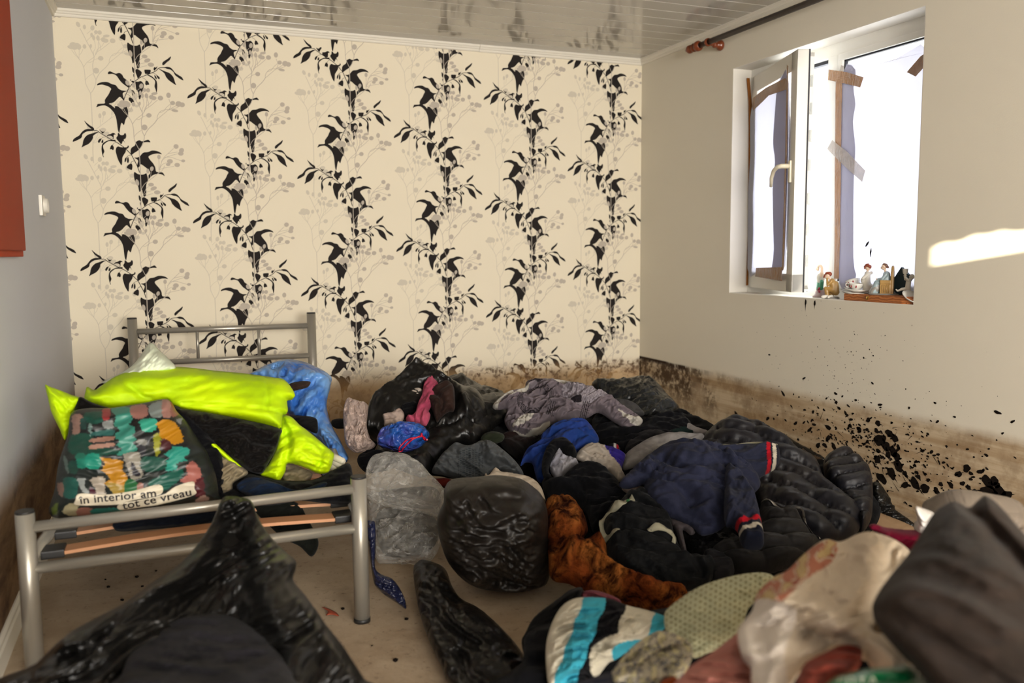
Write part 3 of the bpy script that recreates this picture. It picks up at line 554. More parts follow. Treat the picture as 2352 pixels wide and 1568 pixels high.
# ---------------------------------------------------------------- soft goods
class Lump:
    """a closed soft body: outline in the photo laid on a slanted plane of its own at a real distance, then swollen and folded"""
    def __init__(s, pts, a, b, T=.05, R=None, back=.5, fold=.012, fl=.06, ang=0., asp=.35, low=.5, seed=0, ridges=(), step=None, hd=None, k=5, quilt=None, sharp=False, w=.5):
        s.P = smooth_poly(pts, True, k) if not sharp else np.array(pts, float)
        fold = fold*1.45; s.T, s.back, s.fold, s.fl, s.ang, s.asp, s.low, s.seed = T, back, fold, fl, math.radians(ang), asp, low, seed
        vb = s.P[:, 1].max(); vt = s.P[:, 1].min(); ub = s.P[s.P[:, 1] > vb-.15*(vb-vt), 0].mean(); ut = s.P[s.P[:, 1] < vt+.15*(vb-vt), 0].mean()
        f = lambda u, v, c: at_z(u, v, c[1]) if c[0] == 'z' else (at_y(u, v, c[1]) if c[0] == 'y' else at_d(u, v, c[1]))
        uc = (ub+ut)/2
        s.A = f(uc, vb, a); B = f(uc, vt, b); s.h = np.array(hd, float) if hd is not None else RT0.copy(); s.h /= np.linalg.norm(s.h)
        up = B-s.A; up -= s.h*np.dot(up, s.h); s.up = up/np.linalg.norm(up)
        n = np.cross(s.h, s.up); n /= np.linalg.norm(n)
        if np.dot(n, CAM-s.A) < 0: n = -n
        s.n = n; vd = CAM-(s.A+B)/2; vd /= np.linalg.norm(vd); dd = n*(1-w)+vd*w; s.d = dd/np.linalg.norm(dd); s.E = s.pl(s.P[:, 0], s.P[:, 1]); ext = s.E.max(0)-s.E.min(0); s.R = R or min(ext)*.22
        s.ridges = [(s.pl(*np.array(smooth_poly(r, False, 6)).T), w, hh) for r, w, hh in ridges]
        s.ext = ext; s.quilt = quilt; s.step = step or max(2.2, math.sqrt((s.P[:, 0].max()-s.P[:, 0].min())*(vb-vt)/3600))
    def pl(s, u, v):
        u = np.asarray(u, float); v = np.asarray(v, float)
        q = FW[None]+RT[None]*((u-W_PX/2)/F_PX)[:, None]-UP[None]*((v-H_PX/2)/F_PX)[:, None]
        t = np.dot(s.A-CAM, s.n)/(q@s.n); p = CAM+q*t[:, None]-s.A
        return np.stack([p@s.h, p@s.up], 1)
    def inv(s, st): return s.A[None]+st[:, :1]*s.h+st[:, 1:]*s.up
    @staticmethod
    def dist(P, L, closed=True):
        A = L; B = np.roll(L, -1, 0) if closed else L[1:]
        if not closed: A = L[:-1]
        d = np.full(len(P), 1e9)
        for a, b in zip(A, B):
            ab = b-a; t = np.clip(((P-a)@ab)/(ab@ab+1e-12), 0, 1); q = P-(a+t[:, None]*ab); d = np.minimum(d, (q*q).sum(1))
        return np.sqrt(d)
    def height(s, st):
        d = s.dist(st, s.E); x = np.clip(d/s.R, 0, 1); prof = np.sqrt(np.clip(1-(1-x)**2, 0, 1))
        h = s.T*prof; e = np.clip(d/(.35*s.R), 0, 1); e = e*e*(3-2*e)
        c, sn = math.cos(s.ang), math.sin(s.ang); X = (st[:, 0]*c+st[:, 1]*sn)/s.fl; Y = (-st[:, 0]*sn+st[:, 1]*c)/s.fl
        wx = perlin(X*.35, Y*.35, s.seed+9)*.9; wy = perlin(X*.35+7, Y*.35, s.seed+4)*.9
        f = ridged((X+wx)*s.asp, Y+wy, s.seed, 3)+.38*ridged((X*.8+Y*.5)*1.1+wy, (Y*1.6-X*.6)+wx, s.seed+31, 2)
        h = h+e*s.fold*f+e*s.T*s.low*(.6*perlin(X*.28+3, Y*.28, s.seed+2)+.55*(ridged(X*.22+wx*.3, Y*.34+wy*.3, s.seed+51, 1)+.2))
        for L, w, hh in s.ridges:
            h = h+hh*np.exp(-(s.dist(st, L, False)/w)**2)*np.clip(d/(.25*s.R), 0, 1)
        if s.quilt: h = h+e*s.quilt(s, st)
        return h, prof
    def surf(s, u, v, off=0.):
        st = s.pl(u, v); h, _ = s.height(st); return s.inv(st)+s.d*(h+off)[:, None]
    def build(s, name, mats, parent=None, paint=None):
        P = s.P; st_ = s.step; xs = np.arange(P[:, 0].min()+st_/2, P[:, 0].max(), st_); ys = np.arange(P[:, 1].min()+st_/2, P[:, 1].max(), st_)
        G = np.array([(x+(st_/2 if j % 2 else 0), y) for j, y in enumerate(ys) for x in xs])
        # resample outline
        seg = np.linalg.norm(np.roll(P, -1, 0)-P, axis=1); n = max(12, int(seg.sum()/st_)); cum = np.concatenate([[0], np.cumsum(seg)]); PP = np.vstack([P, P[:1]])
        tt = np.linspace(0, cum[-1], n, endpoint=False); O = np.stack([np.interp(tt, cum, PP[:, 0]), np.interp(tt, cum, PP[:, 1])], 1)
        if len(G):
            inside = np.zeros(len(G), bool); x, y = G[:, 0], G[:, 1]
            for a, b in zip(O, np.roll(O, -1, 0)):
                c = ((a[1] > y) != (b[1] > y)) & (x < (b[0]-a[0])*(y-a[1])/(b[1]-a[1]+1e-12)+a[0]); inside ^= c
            G = G[inside]
            if len(G): G = G[s.dist(G, O) > st_*.45]
        V = np.vstack([O, G]) if len(G) else O
        vv, ee, ff, *_ = delaunay_2d_cdt([Vector(p) for p in V], [], [list(range(n))], 1, 1e-6)
        U = np.array([(p.x, p.y) for p in vv]); ff = [tuple(f) for f in ff]
        st2 = s.pl(U[:, 0], U[:, 1]); h, prof = s.height(st2); base = s.inv(st2)
        bd = s.dist(U, O) < .05; h = h if getattr(s, 'keep', False) else np.where(bd, 0, h); prof = np.where(bd, 0, prof)
        F = base+s.d*h[:, None]; Bk = base-s.n*(s.T*s.back*prof)[:, None]
        idx = np.full(len(U), -1); inner = np.where(~bd)[0]; idx[inner] = np.arange(len(inner))+len(U); bidx = np.where(bd, np.arange(len(U)), idx)
        verts = np.vstack([F, Bk[inner]]); a0 = (U[ff[0][1]]-U[ff[0][0]]); a1 = U[ff[0][2]]-U[ff[0][0]]
        flip = (a0[0]*a1[1]-a0[1]*a1[0]) < 0
        # world winding so that the front faces along +n
        p0, p1, p2 = F[ff[len(ff)//2][0]], F[ff[len(ff)//2][1]], F[ff[len(ff)//2][2]]
        if np.dot(np.cross(base[ff[0][1]]-base[ff[0][0]], base[ff[0][2]]-base[ff[0][0]]), s.n) < 0: ff = [f[::-1] for f in ff]
        faces = ff+[tuple(int(bidx[i]) for i in f[::-1]) for f in ff if not all(bd[i] for i in f)]
        verts[:, 2] = np.maximum(verts[:, 2], .004)
        verts[:, 1] = np.minimum(verts[:, 1], -.012); verts[:, 0] = np.minimum(verts[:, 0], XR-.012)
        me = bpy.data.meshes.new(name); me.from_pydata([tuple(p) for p in verts.tolist()], [], faces); me.update()
        if paint is not None:
            cols = np.array([lin(c) for c in paint(U[:, 0], U[:, 1])]) if False else paint(U[:, 0], U[:, 1])
            call = np.vstack([cols, cols[inner]]).astype(np.float32); at = me.color_attributes.new('paint', 'FLOAT_COLOR', 'POINT'); at.data.foreach_set('color', call.ravel())
        s.obj = link(name, me, mats, parent, True); return s.obj
Zf = lambda z: ('z', z)
def soft(name, label, cat, pts, a, b, mat, group=None, paint=None, parent=None, **kw):
    L = Lump(pts, a, b, **kw); L.build(name, mat, parent, paint)
    if parent is None: tag(L.obj, label, cat, group)
    elif label: L.obj['label'] = label
    return L
def crop(ox, oy, s, pts): return [(ox+x*s, oy+y*s) for x, y in pts]
def S0(lift=0, v0=None):     # height of the heap as a function of photo row along its middle: used as plane end points
    return lift
# heap profile: rises from the floor in the room to .42 m at the papered wall
def heap(u, v, lift=0.):
    q = ray(u, v); a, b = .185, .05+.185*2.4       # z = b' + a*y
    t = (b+a*CAM[1]-CAM[2]+lift)/(q[2]-a*q[1]); return CAM+q*t
def onheap(pts, lift=0., tilt=.03):
    P = smooth_poly(pts); vb = P[:, 1].max(); vt = P[:, 1].min(); uc = P[:, 0].mean()
    za = max(.01, heap(uc, vb, lift)[2]); zb = max(.02, heap(uc, vt, lift)[2])
    return Zf(za), Zf(zb+tilt)
def hsoft(name, label, cat, pts, mat, lift=0., tilt=.03, **kw):
    a, b = onheap(pts, lift, tilt); return soft(name, label, cat, pts, a, b, mat, **kw)

M_black_bag = plastic('black_bag', '100f0e', .34, 14, .55); M_bin = plastic('bin_bag_brown_black', '15110e', .45, 9, .5)
M_blackcloth = cloth('black_cloth', '131317', '0b0b0d'); M_darkcloth = cloth('charcoal_cloth', '2a282a', '19191c')
M_clear = clear('clear_bag', .14, 'e0ddd6', .1, 18)

# ---------------------------------------------------------------- bed
M_metal = simple('bed_metal', '9c978c', .32, .55, .5, var=.1); M_cap = simple('bed_cap', '1b1a19', .5); M_slat = simple('beech_slat', 'c08a62', .5, var=.25, vs=30)
BL = Vector((.803, -2.318, 0)); BR = Vector((1.645, -2.318, 0)); HL = Vector((.995, -.205, 0)); HR = Vector((1.842, -.235, 0))
bed = thing('bed', 'grey metal single bed with low tubular footboard and bare wooden slats', 'bed', tuple((BL+HR)/2))
def posts(name, P, z, r):
    o = part(name, M_metal, bed, lambda bm: tube(bm, [P+Vector((0, 0, .004)), P+Vector((0, 0, z))], r, 20), False)
    part('cap', M_cap, o, lambda bm: tube(bm, [P+Vector((0, 0, z)), P+Vector((0, 0, z+.006))], [r*1.0, r*.96], 20)); part('foot', M_cap, o, lambda bm: tube(bm, [P+Vector((0, 0, 0)), P+Vector((0, 0, .012))], r*1.06, 20))
for P in (BL, BR): posts('leg', P, .428, .0225)
for P in (HL, HR): posts('leg', P, .762, .0225)
def rail(name, A, B, za, zb, r, mat=None): part(name, mat or M_metal, bed, lambda bm: tube(bm, [A+Vector((0, 0, za)), B+Vector((0, 0, zb))], r, 16))
rail('footboard_rail', BL, BR, .389, .397, .0142); rail('footboard_rail', BL, BR, .282, .281, .0145)
rail('headboard_rail', HL, HR, .700, .700, .014); rail('headboard_rail', HL, HR, .545, .545, .0135)
for t in (.345, .69): rail('headboard_bar', HL.lerp(HR, t), HL.lerp(HR, t), .545, .70, .0075)
for A, B in ((BL, HL), (BR, HR)):
    part('side_rail', M_metal, bed, lambda bm, A=A, B=B: (tube(bm, [A+Vector((0, .0, .30)), B+Vector((0, 0, .30))], .016, 12)))
ns = 13
for i in range(ns):
    t = (i+.55)/ns; A = BL.lerp(HL, t); B = BR.lerp(HR, t); d = (B-A).normalized(); w = Vector((-d.y, d.x, 0))*.028
    def sl(bm, A=A, B=B, d=d, w=w):
        n_ = 8; vt = []
        for j in range(n_+1):
            s_ = j/n_; p = (A+d*.045).lerp(B-d*.045, s_); z = .288+.014*math.sin(math.pi*s_); vt.append([bm.verts.new(p+o_+Vector((0, 0, z+dz))) for o_, dz in ((-w, 0), (w, 0), (w, .009), (-w, .009))])
        for a_, b_ in zip(vt, vt[1:]):
            for m_ in range(4): bm.faces.new((a_[m_], a_[(m_+1) % 4], b_[(m_+1) % 4], b_[m_]))
        bm.faces.new(vt[0][::-1]); bm.faces.new(vt[-1])
    so = part('slat', M_slat, bed, sl)
    for P, dd in ((A, d), (B, -d)):
        def cp(bm, P=P, dd=dd, d=d):
            M_ = Matrix.Translation(P+dd*.04+Vector((0, 0, .292))) @ Matrix.Rotation(math.atan2(d.y, d.x), 4, 'Z'); box(bm, (-.028, -.032, -.010), (.028, .032, .012), 0, .004, M_)
        part('slat_holder', M_cap, so, cp)
# ---------------------------------------------------------------- the heap of clothes and bags
C2 = lambda pts: crop(750, 800, .3507, pts); C3 = lambda pts: crop(1300, 850, .4473, pts); C4 = lambda pts: crop(1100, 1150, .5323, pts); C5 = lambda pts: crop(0, 1050, .4677, pts); C1 = lambda pts: crop(0, 700, .3827, pts)
def pmask(u, v, poly, soft_=0):
    P = smooth_poly(poly, True, 4); ins = np.zeros(len(u), bool)
    for a, b in zip(P, np.roll(P, -1, 0)): ins ^= ((a[1] > v) != (b[1] > v)) & (u < (b[0]-a[0])*(v-a[1])/(b[1]-a[1]+1e-12)+a[0])
    return ins
def painter(base, *layers):
    def f(u, v):
        c = np.tile(np.array(lin(base)), (len(u), 1))
        for L in layers:
            if callable(L[0]): m = L[0](u, v)
            else: m = pmask(u, v, L[0])
            c[m] = lin(L[1])
        return c
    return f

# dark clothing that fills the heap from below
fl = dict(fold=.015, fl=.07, T=.05)
hsoft('black_garment', 'black clothes spread low over the floor under the whole middle of the heap', 'clothes', [(840,1010),(900,960),(1010,930),(1150,930),(1300,930),(1450,935),(1560,945),(1650,985),(1700,1040),(1500,1120),(1260,1130),(1050,1100),(900,1070)], M_blackcloth, -.06, seed=1, T=.06, fl=.09, fold=.02)
hsoft('black_garment', 'wide black garment lying under the navy tracksuit jacket', 'clothes', [(1260,1090),(1450,1060),(1700,1080),(1900,1060),(2010,1130),(2010,1210),(1900,1290),(1750,1330),(1560,1350),(1430,1320),(1330,1240),(1260,1180)], M_blackcloth, -.05, seed=2, T=.06, fl=.08, fold=.02)
# bags along the papered wall
hsoft('black_bag', 'open black bag slumped against the wallpaper, holding pink and brown clothes', 'bag', [(836,996),(850,925),(905,878),(936,846),(957,833),(988,839),(1016,860),(1060,885),(1100,900),(1120,960),(1080,1010),(1000,1020),(900,1020),(855,1010)], M_black_bag, .0, .10, T=.08, fold=.015, fl=.08, ang=60, asp=.4, seed=3,
      ridges=[([(840,1000),(862,925),(915,880),(955,838)],.022,.04),([(960,840),(1000,862),(1050,905),(1075,960)],.02,.035)])
hsoft('black_bag', 'black bag with stretched shiny folds behind the tied blue bag', 'bag', [(1000,905),(1041,872),(1100,888),(1160,905),(1170,950),(1130,985),(1101,1017),(1048,1022),(1000,1060),(975,1092),(900,1070),(866,1050),(870,1020),(940,1010),(985,990)], M_black_bag, .02, .02, T=.07, fold=.012, fl=.06, ang=25, asp=.2, seed=4, ridges=[([(1060,885),(1080,940),(1060,1000)],.02,.03)])
hsoft('black_bag', 'black bin bag crumpled in the corner behind the grey patterned robe', 'bag', [(1357,885),(1416,877),(1469,868),(1504,877),(1540,916),(1562,940),(1555,958),(1520,975),(1470,968),(1420,930)], plastic('bag_corner', '17191a', .25, 20, .9), .02, .04, T=.07, fold=.010, fl=.06, ang=50, asp=.5, seed=5)
hsoft('white_garment', 'small off white garment poking out of the open black bag, left of the pink one', 'clothes', C2([(370,430),(430,415),(480,390),(510,440),(480,500),(420,500),(380,510),(375,470)]), cloth('offwhite_pinkish', 'cdb8ab', 'a08a80'), .11, .03, T=.02, seed=6, fold=.008, fl=.03)
hsoft('printed_bag', 'crumpled milky plastic bag with a small print at the mouth of the black bag', 'bag', C2([(450,370),(490,320),(515,262),(525,295),(580,260),(630,270),(615,330),(560,360),(500,375)]), plastic('milky', 'b5a99c', .35, 18, .8), .12, .03, T=.025, seed=7, fold=.01, fl=.03)
hsoft('black_garment', 'small black bunched garment between the white and the pink garment', 'clothes', C2([(490,370),(560,350),(600,360),(585,430),(545,462),(500,440)]), M_blackcloth, .115, .02, T=.02, seed=8, fold=.006, fl=.03)
hsoft('pink_garment', 'pink knitted garment hanging out of the open black bag', 'clothes', C2([(640,225),(670,205),(700,195),(740,250),(715,310),(690,370),(670,410),(680,440),(655,500),(600,490),(530,480),(522,455),(575,435),(595,370),(625,300)]), cloth('pink_knit', 'd6607c', 'b84a68', fine=1400), .13, .04, T=.03, seed=9, fold=.012, fl=.04, ang=75, asp=.3)
hsoft('brown_jacket', 'puffy dark brown garment right of the pink garment in the black bag', 'clothes', C2([(720,250),(780,225),(830,245),(840,320),(838,400),(800,410),(760,440),(720,480),(690,400),(662,350),(680,290)]), cloth('brown_puff', '3c2a24', '2a1c18', rough=.6), .12, .05, T=.05, seed=10, fold=.008, fl=.05, ridges=[(C2([(700,300),(740,330),(760,380),(740,430)]),.012,-.03)])
L = hsoft('blue_bag', 'small tied blue and purple plastic bag with a red cord on the black bags', 'bag', C2([(330,600),(345,555),(380,515),(500,482),(610,495),(665,540),(672,575),(640,620),(570,665),(480,678),(400,655),(345,640)]), plastic('blue_purple', '1c4f9a', .22, 24, .9, c2='4a2f78'), .09, .05, T=.07, seed=11, fold=.012, fl=.03, asp=.6)
def on(L, pts, off, k=5): P = smooth_poly(pts, False, k); return L.surf(P[:, 0], P[:, 1], off)
M_red = simple('red_cord', 'c01838', .4)
part('red_cord', M_red, L.obj, lambda bm: (tube(bm, on(L, C2([(660,605),(620,595),(560,625),(510,665),(485,685),(480,670),(530,620),(590,605),(620,600)]), .006), .0028, 6), tube(bm, on(L, C2([(625,600),(628,580),(640,605),(662,612)]), .007), .003, 6)))
# milky clear bags next to the bed
hsoft('clear_bag', 'knotted pale pinkish plastic bag between the bed and the black bags', 'bag', [(789,940),(800,915),(820,922),(845,930),(842,975),(850,1005),(862,1024),(820,1040),(795,1020),(790,985)], clear('clear_bag_pink', .5, 'bda79c', .25), .06, .08, T=.05, seed=12, fold=.02, fl=.04, ang=80)
hsoft('white_garment', 'pale clothing showing through the knotted plastic bag', 'clothes', [(796,975),(820,950),(838,975),(850,1005),(855,1022),(820,1034),(798,1015)], cloth('pale_inner', 'b5a596', '8f8072'), .04, .05, T=.03, seed=13, fold=.01)
hsoft('black_garment', 'black scrap under the knotted plastic bag beside the bed', 'clothes', [(822,1050),(850,1036),(900,1045),(910,1070),(850,1085),(826,1072)], M_blackcloth, .02, .02, T=.03, seed=14)
# grey patterned robe
def robe(u, v):
    c = np.tile(np.array(lin('7b7076')), (len(u), 1))
    def setp(pts, col_): c[pmask(u, v, pts)] = lin(col_)
    setp(C2([(1290,262),(1450,205),(1560,225),(1700,250),(1850,310),(1860,345),(1700,270),(1500,240),(1330,275)]), '8f858c')
    setp(C2([(1545,275),(1640,245),(1740,250),(1830,320),(1760,370),(1650,395),(1560,340)]), 'a39ba1')
    m = pmask(u, v, C2([(1545,275),(1640,245),(1740,250),(1830,320),(1760,370),(1650,395),(1560,340)])) & ((np.mod((u+v*.6)/5.5, 1) < .16) | (np.mod((v-u*.4)/4.5, 1) < .16)); c[m] = lin('7d747b')
    for p in ([(1085,385),(1160,300),(1210,290),(1225,320),(1150,350),(1120,395)], [(1205,330),(1290,265),(1330,262),(1300,300),(1220,340)], [(1220,520),(1280,470),(1360,455),(1330,500),(1240,535)], [(1230,550),(1300,575),(1380,540),(1460,490),(1450,530),(1370,580),(1300,590),(1230,572)], [(1440,215),(1520,208),(1640,232),(1560,240),(1470,228)], [(1740,258),(1790,265),(1850,320),(1800,300)], [(1900,420),(2000,460),(2068,475),(2040,512),(1990,500),(1930,450)]): setp(C2(p), 'cfc9bd')
    for p in ([(1600,350),(1660,345),(1655,385),(1600,370)], [(1650,235),(1700,245),(1680,262)], [(1330,225),(1420,215),(1340,245)]): setp(C2(p), '2a2529')
    cx, cy = C2([(1370, 355)])[0]; a = math.radians(-18); dx = (u-cx)*math.cos(a)+(v-cy)*math.sin(a); dy = -(u-cx)*math.sin(a)+(v-cy)*math.cos(a); r = np.sqrt((dx/42)**2+(dy/29)**2)
    c[(r > .72) & (r < 1.02) & (np.mod(r/.075, 1) < .42)] = lin('1c181c')
    for cx_, w_ in ((1690, 1), (1470, .8)):
        X, Y = C2([(cx_, 420)])[0]; t = (u-X)+(v-Y)*.25; c[(np.abs(t) < 9) & (np.mod(t/4.2, 1) < .4) & (np.abs(v-Y) < 17) & (np.mod(r, 9) > 1.05)] = lin('1c181c')
    return c
M_paint = cloth('painted_cloth', 'ffffff', attr=True, fine=1400)
hsoft('patterned_robe', 'grey fleece robe with black rings and cream bands on top of the heap', 'robe', C2([(1090,370),(1180,290),(1290,262),(1320,212),(1450,200),(1600,220),(1700,245),(1850,310),(1930,370),(2000,412),(2070,470),(2040,512),(1960,520),(1880,480),(1780,420),(1700,455),(1500,482),(1400,565),(1320,590),(1220,560),(1165,480),(1180,400),(1110,400)]), M_paint, .05, .09, T=.06, seed=15, fold=.026, fl=.05, ang=20, asp=.35, step=1.5, paint=robe,
      ridges=[(C2([(1240,520),(1330,480),(1430,470)]),.012,.02),(C2([(1200,440),(1420,440),(1500,400),(1750,420)]),.012,-.03),(C2([(1330,250),(1500,260),(1740,300),(1850,340)]),.014,.02)])
hsoft('grey_towel', 'dark grey towelling sleeve right of the patterned robe', 'clothes', C2([(1800,335),(1880,330),(2000,350),(2075,415),(2070,440),(1980,435),(1900,412),(1830,380)]), cloth('grey_towel', '4d4b4a', '3a3938', fine=2000), .09, .03, T=.03, seed=16, fold=.008)
hsoft('black_garment', 'black woollen garment below the grey robe at the right of the heap', 'clothes', [(1360,965),(1400,945),(1440,985),(1500,958),(1560,955),(1590,980),(1560,1010),(1480,1030),(1440,1045),(1380,1020)], M_blackcloth, .04, .03, T=.05, seed=17, fold=.014)
hsoft('black_garment', 'small black garment squeezed against the right wall behind the puffer jacket', 'clothes', [(1545,950),(1565,940),(1590,955),(1592,985),(1560,985)], M_blackcloth, .03, .03, T=.03, seed=117)
hsoft('green_garment', 'dark green garment folded between the black and grey clothes', 'clothes', C3([(480,340),(560,295),(640,310),(650,330),(560,350),(500,365)]), cloth('deep_green', '1c2a28', '141e1d'), .07, .02, T=.03, seed=18, fold=.01)
hsoft('charcoal_garment', 'charcoal garment in front of the black woollen one', 'clothes', [(1435,1040),(1450,1005),(1500,990),(1540,1000),(1560,1025),(1500,1045),(1460,1052)], M_darkcloth, .06, .02, T=.03, seed=118, fold=.012)
hsoft('olive_garment', 'small olive green lump between the grey knit sweater and the robe', 'clothes', C2([(1010,600),(1030,560),(1075,543),(1130,548),(1165,570),(1150,610),(1080,625)]), cloth('olive', '3a4030', '2a2e22'), .06, .03, T=.03, seed=19, fold=.006)
hsoft('dark_garment', 'dark maroon and black garments bunched left of the blue sweater', 'clothes', C2([(1130,610),(1200,540),(1300,590),(1400,570),(1330,640),(1280,720),(1220,700)]), cloth('dark_maroon', '241816', '151313'), .03, .03, T=.04, seed=20, fold=.012)
hsoft('light_grey_garment', 'light grey jersey sleeve behind the quilted jacket at the right wall', 'clothes', C3([(570,262),(620,270),(680,300),(735,325),(735,350),(650,335),(590,300)]), cloth('grey_jersey', 'a09a98', '7f7a79'), .08, .02, T=.025, seed=21, fold=.006)
# blue sweater and its neighbours
hsoft('blue_sweater', 'royal blue sweater in the middle of the heap below the patterned robe', 'sweater', C2([(1270,770),(1290,700),(1325,650),(1400,600),(1410,565),(1500,500),(1600,478),(1700,482),(1755,540),(1785,600),(1740,650),(1640,700),(1520,760),(1440,860),(1380,862),(1350,760),(1310,740)]), cloth('royal_blue', '2a3f86', '1d3a7a'), .05, .06, T=.055, seed=22, fold=.018, fl=.06, ang=35, ridges=[(C2([(1300,720),(1400,620),(1600,560),(1740,600)]),.015,-.02)])
hsoft('black_hat', 'black curved garment arched over the blue sweater', 'clothes', C2([(1410,800),(1420,700),(1460,630),(1520,600),(1590,615),(1640,690),(1600,720),(1530,670),(1480,730),(1455,800),(1480,860),(1440,880)]), M_blackcloth, .10, .03, T=.04, seed=23, fold=.008)
hsoft('white_shirt', 'pale lilac white shirt tucked under the black curved garment', 'shirt', C2([(1460,780),(1480,720),(1525,662),(1560,700),(1620,725),(1650,760),(1590,800),(1520,862),(1480,830)]), cloth('lilac_white', 'b9b8c0', '8f8e9c'), .09, .03, T=.03, seed=24, fold=.014, fl=.04, ang=60)
hsoft('beige_shirt', 'beige buttoned shirt with a violet panel beside the blue sweater', 'shirt', C2([(1630,710),(1680,650),(1740,628),(1830,640),(1950,690),(1955,720),(1935,790),(1955,840),(1900,872),(1840,800),(1760,760),(1680,740)]), M_paint, .10, .03, T=.035, seed=25, fold=.016, fl=.05, ang=-35, paint=painter('b3a89b', (C2([(1820,640),(1880,650),(1955,690),(1935,790),(1860,720)]), '3a2f8a')))
hsoft('dark_garment', 'small dark cuff with red and white stripes between the beige shirt and the charcoal garment', 'clothes', [(1398,1022),(1412,1018),(1424,1028),(1420,1036),(1404,1030)], M_paint, .12, .01, T=.015, seed=125, fold=.002, paint=painter('16161c', (lambda u, v: np.abs(u-1412) < 2.5, 'c8c4c0'), (lambda u, v: np.abs(u-1418) < 2.5, 'a01828')))
hsoft('grey_sweatshirt', 'light grey cotton sweatshirt left of the black quilted jacket', 'sweatshirt', [(1430,1078),(1436,1045),(1469,1020),(1506,1002),(1550,996),(1600,998),(1622,1008),(1600,1022),(1520,1035),(1497,1052),(1465,1068)], cloth('light_grey_cotton', '9c9896', '7d7a79'), .09, .03, T=.04, seed=26, fold=.010)
hsoft('grey_sweater', 'grey green knitted sweater with a honeycomb panel left of the blue sweater', 'sweater', C2([(690,810),(735,720),(790,660),(850,618),(930,640),(1010,605),(1080,610),(1140,650),(1240,740),(1290,830),(1200,830),(1100,790),(1030,862),(930,880),(830,850),(760,830)]), M_paint, .06, .07, T=.06, seed=27, fold=.026, fl=.05, ang=-35, asp=.3, step=2.3,
      paint=lambda u, v: (lambda c, m: (c.__setitem__(m, lin('33383b')), c)[1])(np.tile(np.array(lin('55585a')), (len(u), 1)), pmask(u, v, C2([(880,700),(1010,700),(1010,860),(930,875),(870,860)])) & (np.mod(v/4.6+np.floor(u/7)*.5, 1) < .5) & (np.mod(u/7, 1) < .8)))
hsoft('red_garment', 'dark red scrap of cloth at the foot of the grey knitted sweater', 'clothes', C2([(690,860),(740,848),(800,850),(830,880),(810,915),(770,915),(720,890)]), cloth('dark_red', '5a1a14', '3a100d'), .06, .02, T=.025, seed=28, fold=.006)
hsoft('white_garment', 'cream towel lying over the top of the black bin bag', 'towel', C2([(1030,850),(1045,815),(1060,835),(1105,782),(1150,810),(1200,815),(1330,845),(1400,900),(1432,985),(1425,1000),(1340,950),(1200,885),(1050,870)]), cloth('cream_towel', 'c9bba8', 'a8967f', fine=1600), .14, .04, T=.035, seed=29, fold=.008)
# clear bags
def cbag(label, pts, a, b, seed, **kw): return soft('clear_bag', label, 'bag', pts, a, b, M_clear, seed=seed, **kw)
cbag('upper billowing clear plastic bag beside the bed post', [(838,1100),(846,1066),(866,1049),(908,1049),(960,1066),(995,1100),(1027,1140),(1014,1180),(960,1170),(900,1160),(842,1140)], Zf(.17), Zf(.31), 30, T=.09, fold=.018, fl=.05, ang=30)
cbag('lower crumpled clear plastic bag on the floor beside the bed post', [(845,1140),(890,1150),(950,1160),(1010,1170),(1018,1222),(998,1275),(960,1295),(900,1290),(866,1287),(850,1225)], Zf(.01), Zf(.17), 31, T=.09, fold=.022, fl=.04, ang=20)
soft('grey_garment', 'dim greyish clothes inside the upper clear bag', 'clothes', [(870,1130),(930,1120),(1000,1120),(1010,1165),(950,1165),(890,1155)], Zf(.13), Zf(.22), cloth('dim_grey', '45413c', '2e2a27'), T=.03, seed=32)
soft('pale_garment', 'dim beige clothes inside the lower clear bag', 'clothes', [(866,1180),(930,1165),(1000,1190),(1000,1250),(950,1275),(880,1270)], Zf(.01), Zf(.14), cloth('dim_beige', '4c463c', '332e28'), T=.03, seed=33)
# central bin bag
bb = soft('bin_bag', 'full round black bin bag standing in the middle of the floor', 'bag', C2([(770,925),(800,895),(860,880),(980,872),(1100,862),(1200,870),(1290,890),(1380,950),(1430,1010),(1450,1090),(1452,1200),(1468,1380),(1450,1510),(1370,1550),(1240,1575),(1100,1568),(980,1540),(900,1500),(820,1420),(770,1330),(735,1210),(725,1110),(765,1010)]), Zf(.0), ('d', 2.62), M_bin, T=.17, R=.17, back=.9, fold=.022, fl=.055, ang=-20, asp=.28, low=.15, seed=34, step=3.2,
     ridges=[(C2([(790,960),(900,1040),(1040,1060),(1200,1000),(1330,960)]),.014,.018),(C2([(1030,1250),(1150,1180),(1300,1140)]),.012,.02),(C2([(800,1180),(950,1280),(1100,1300)]),.012,.016),(C2([(900,1430),(1100,1400),(1300,1450)]),.012,.016)])
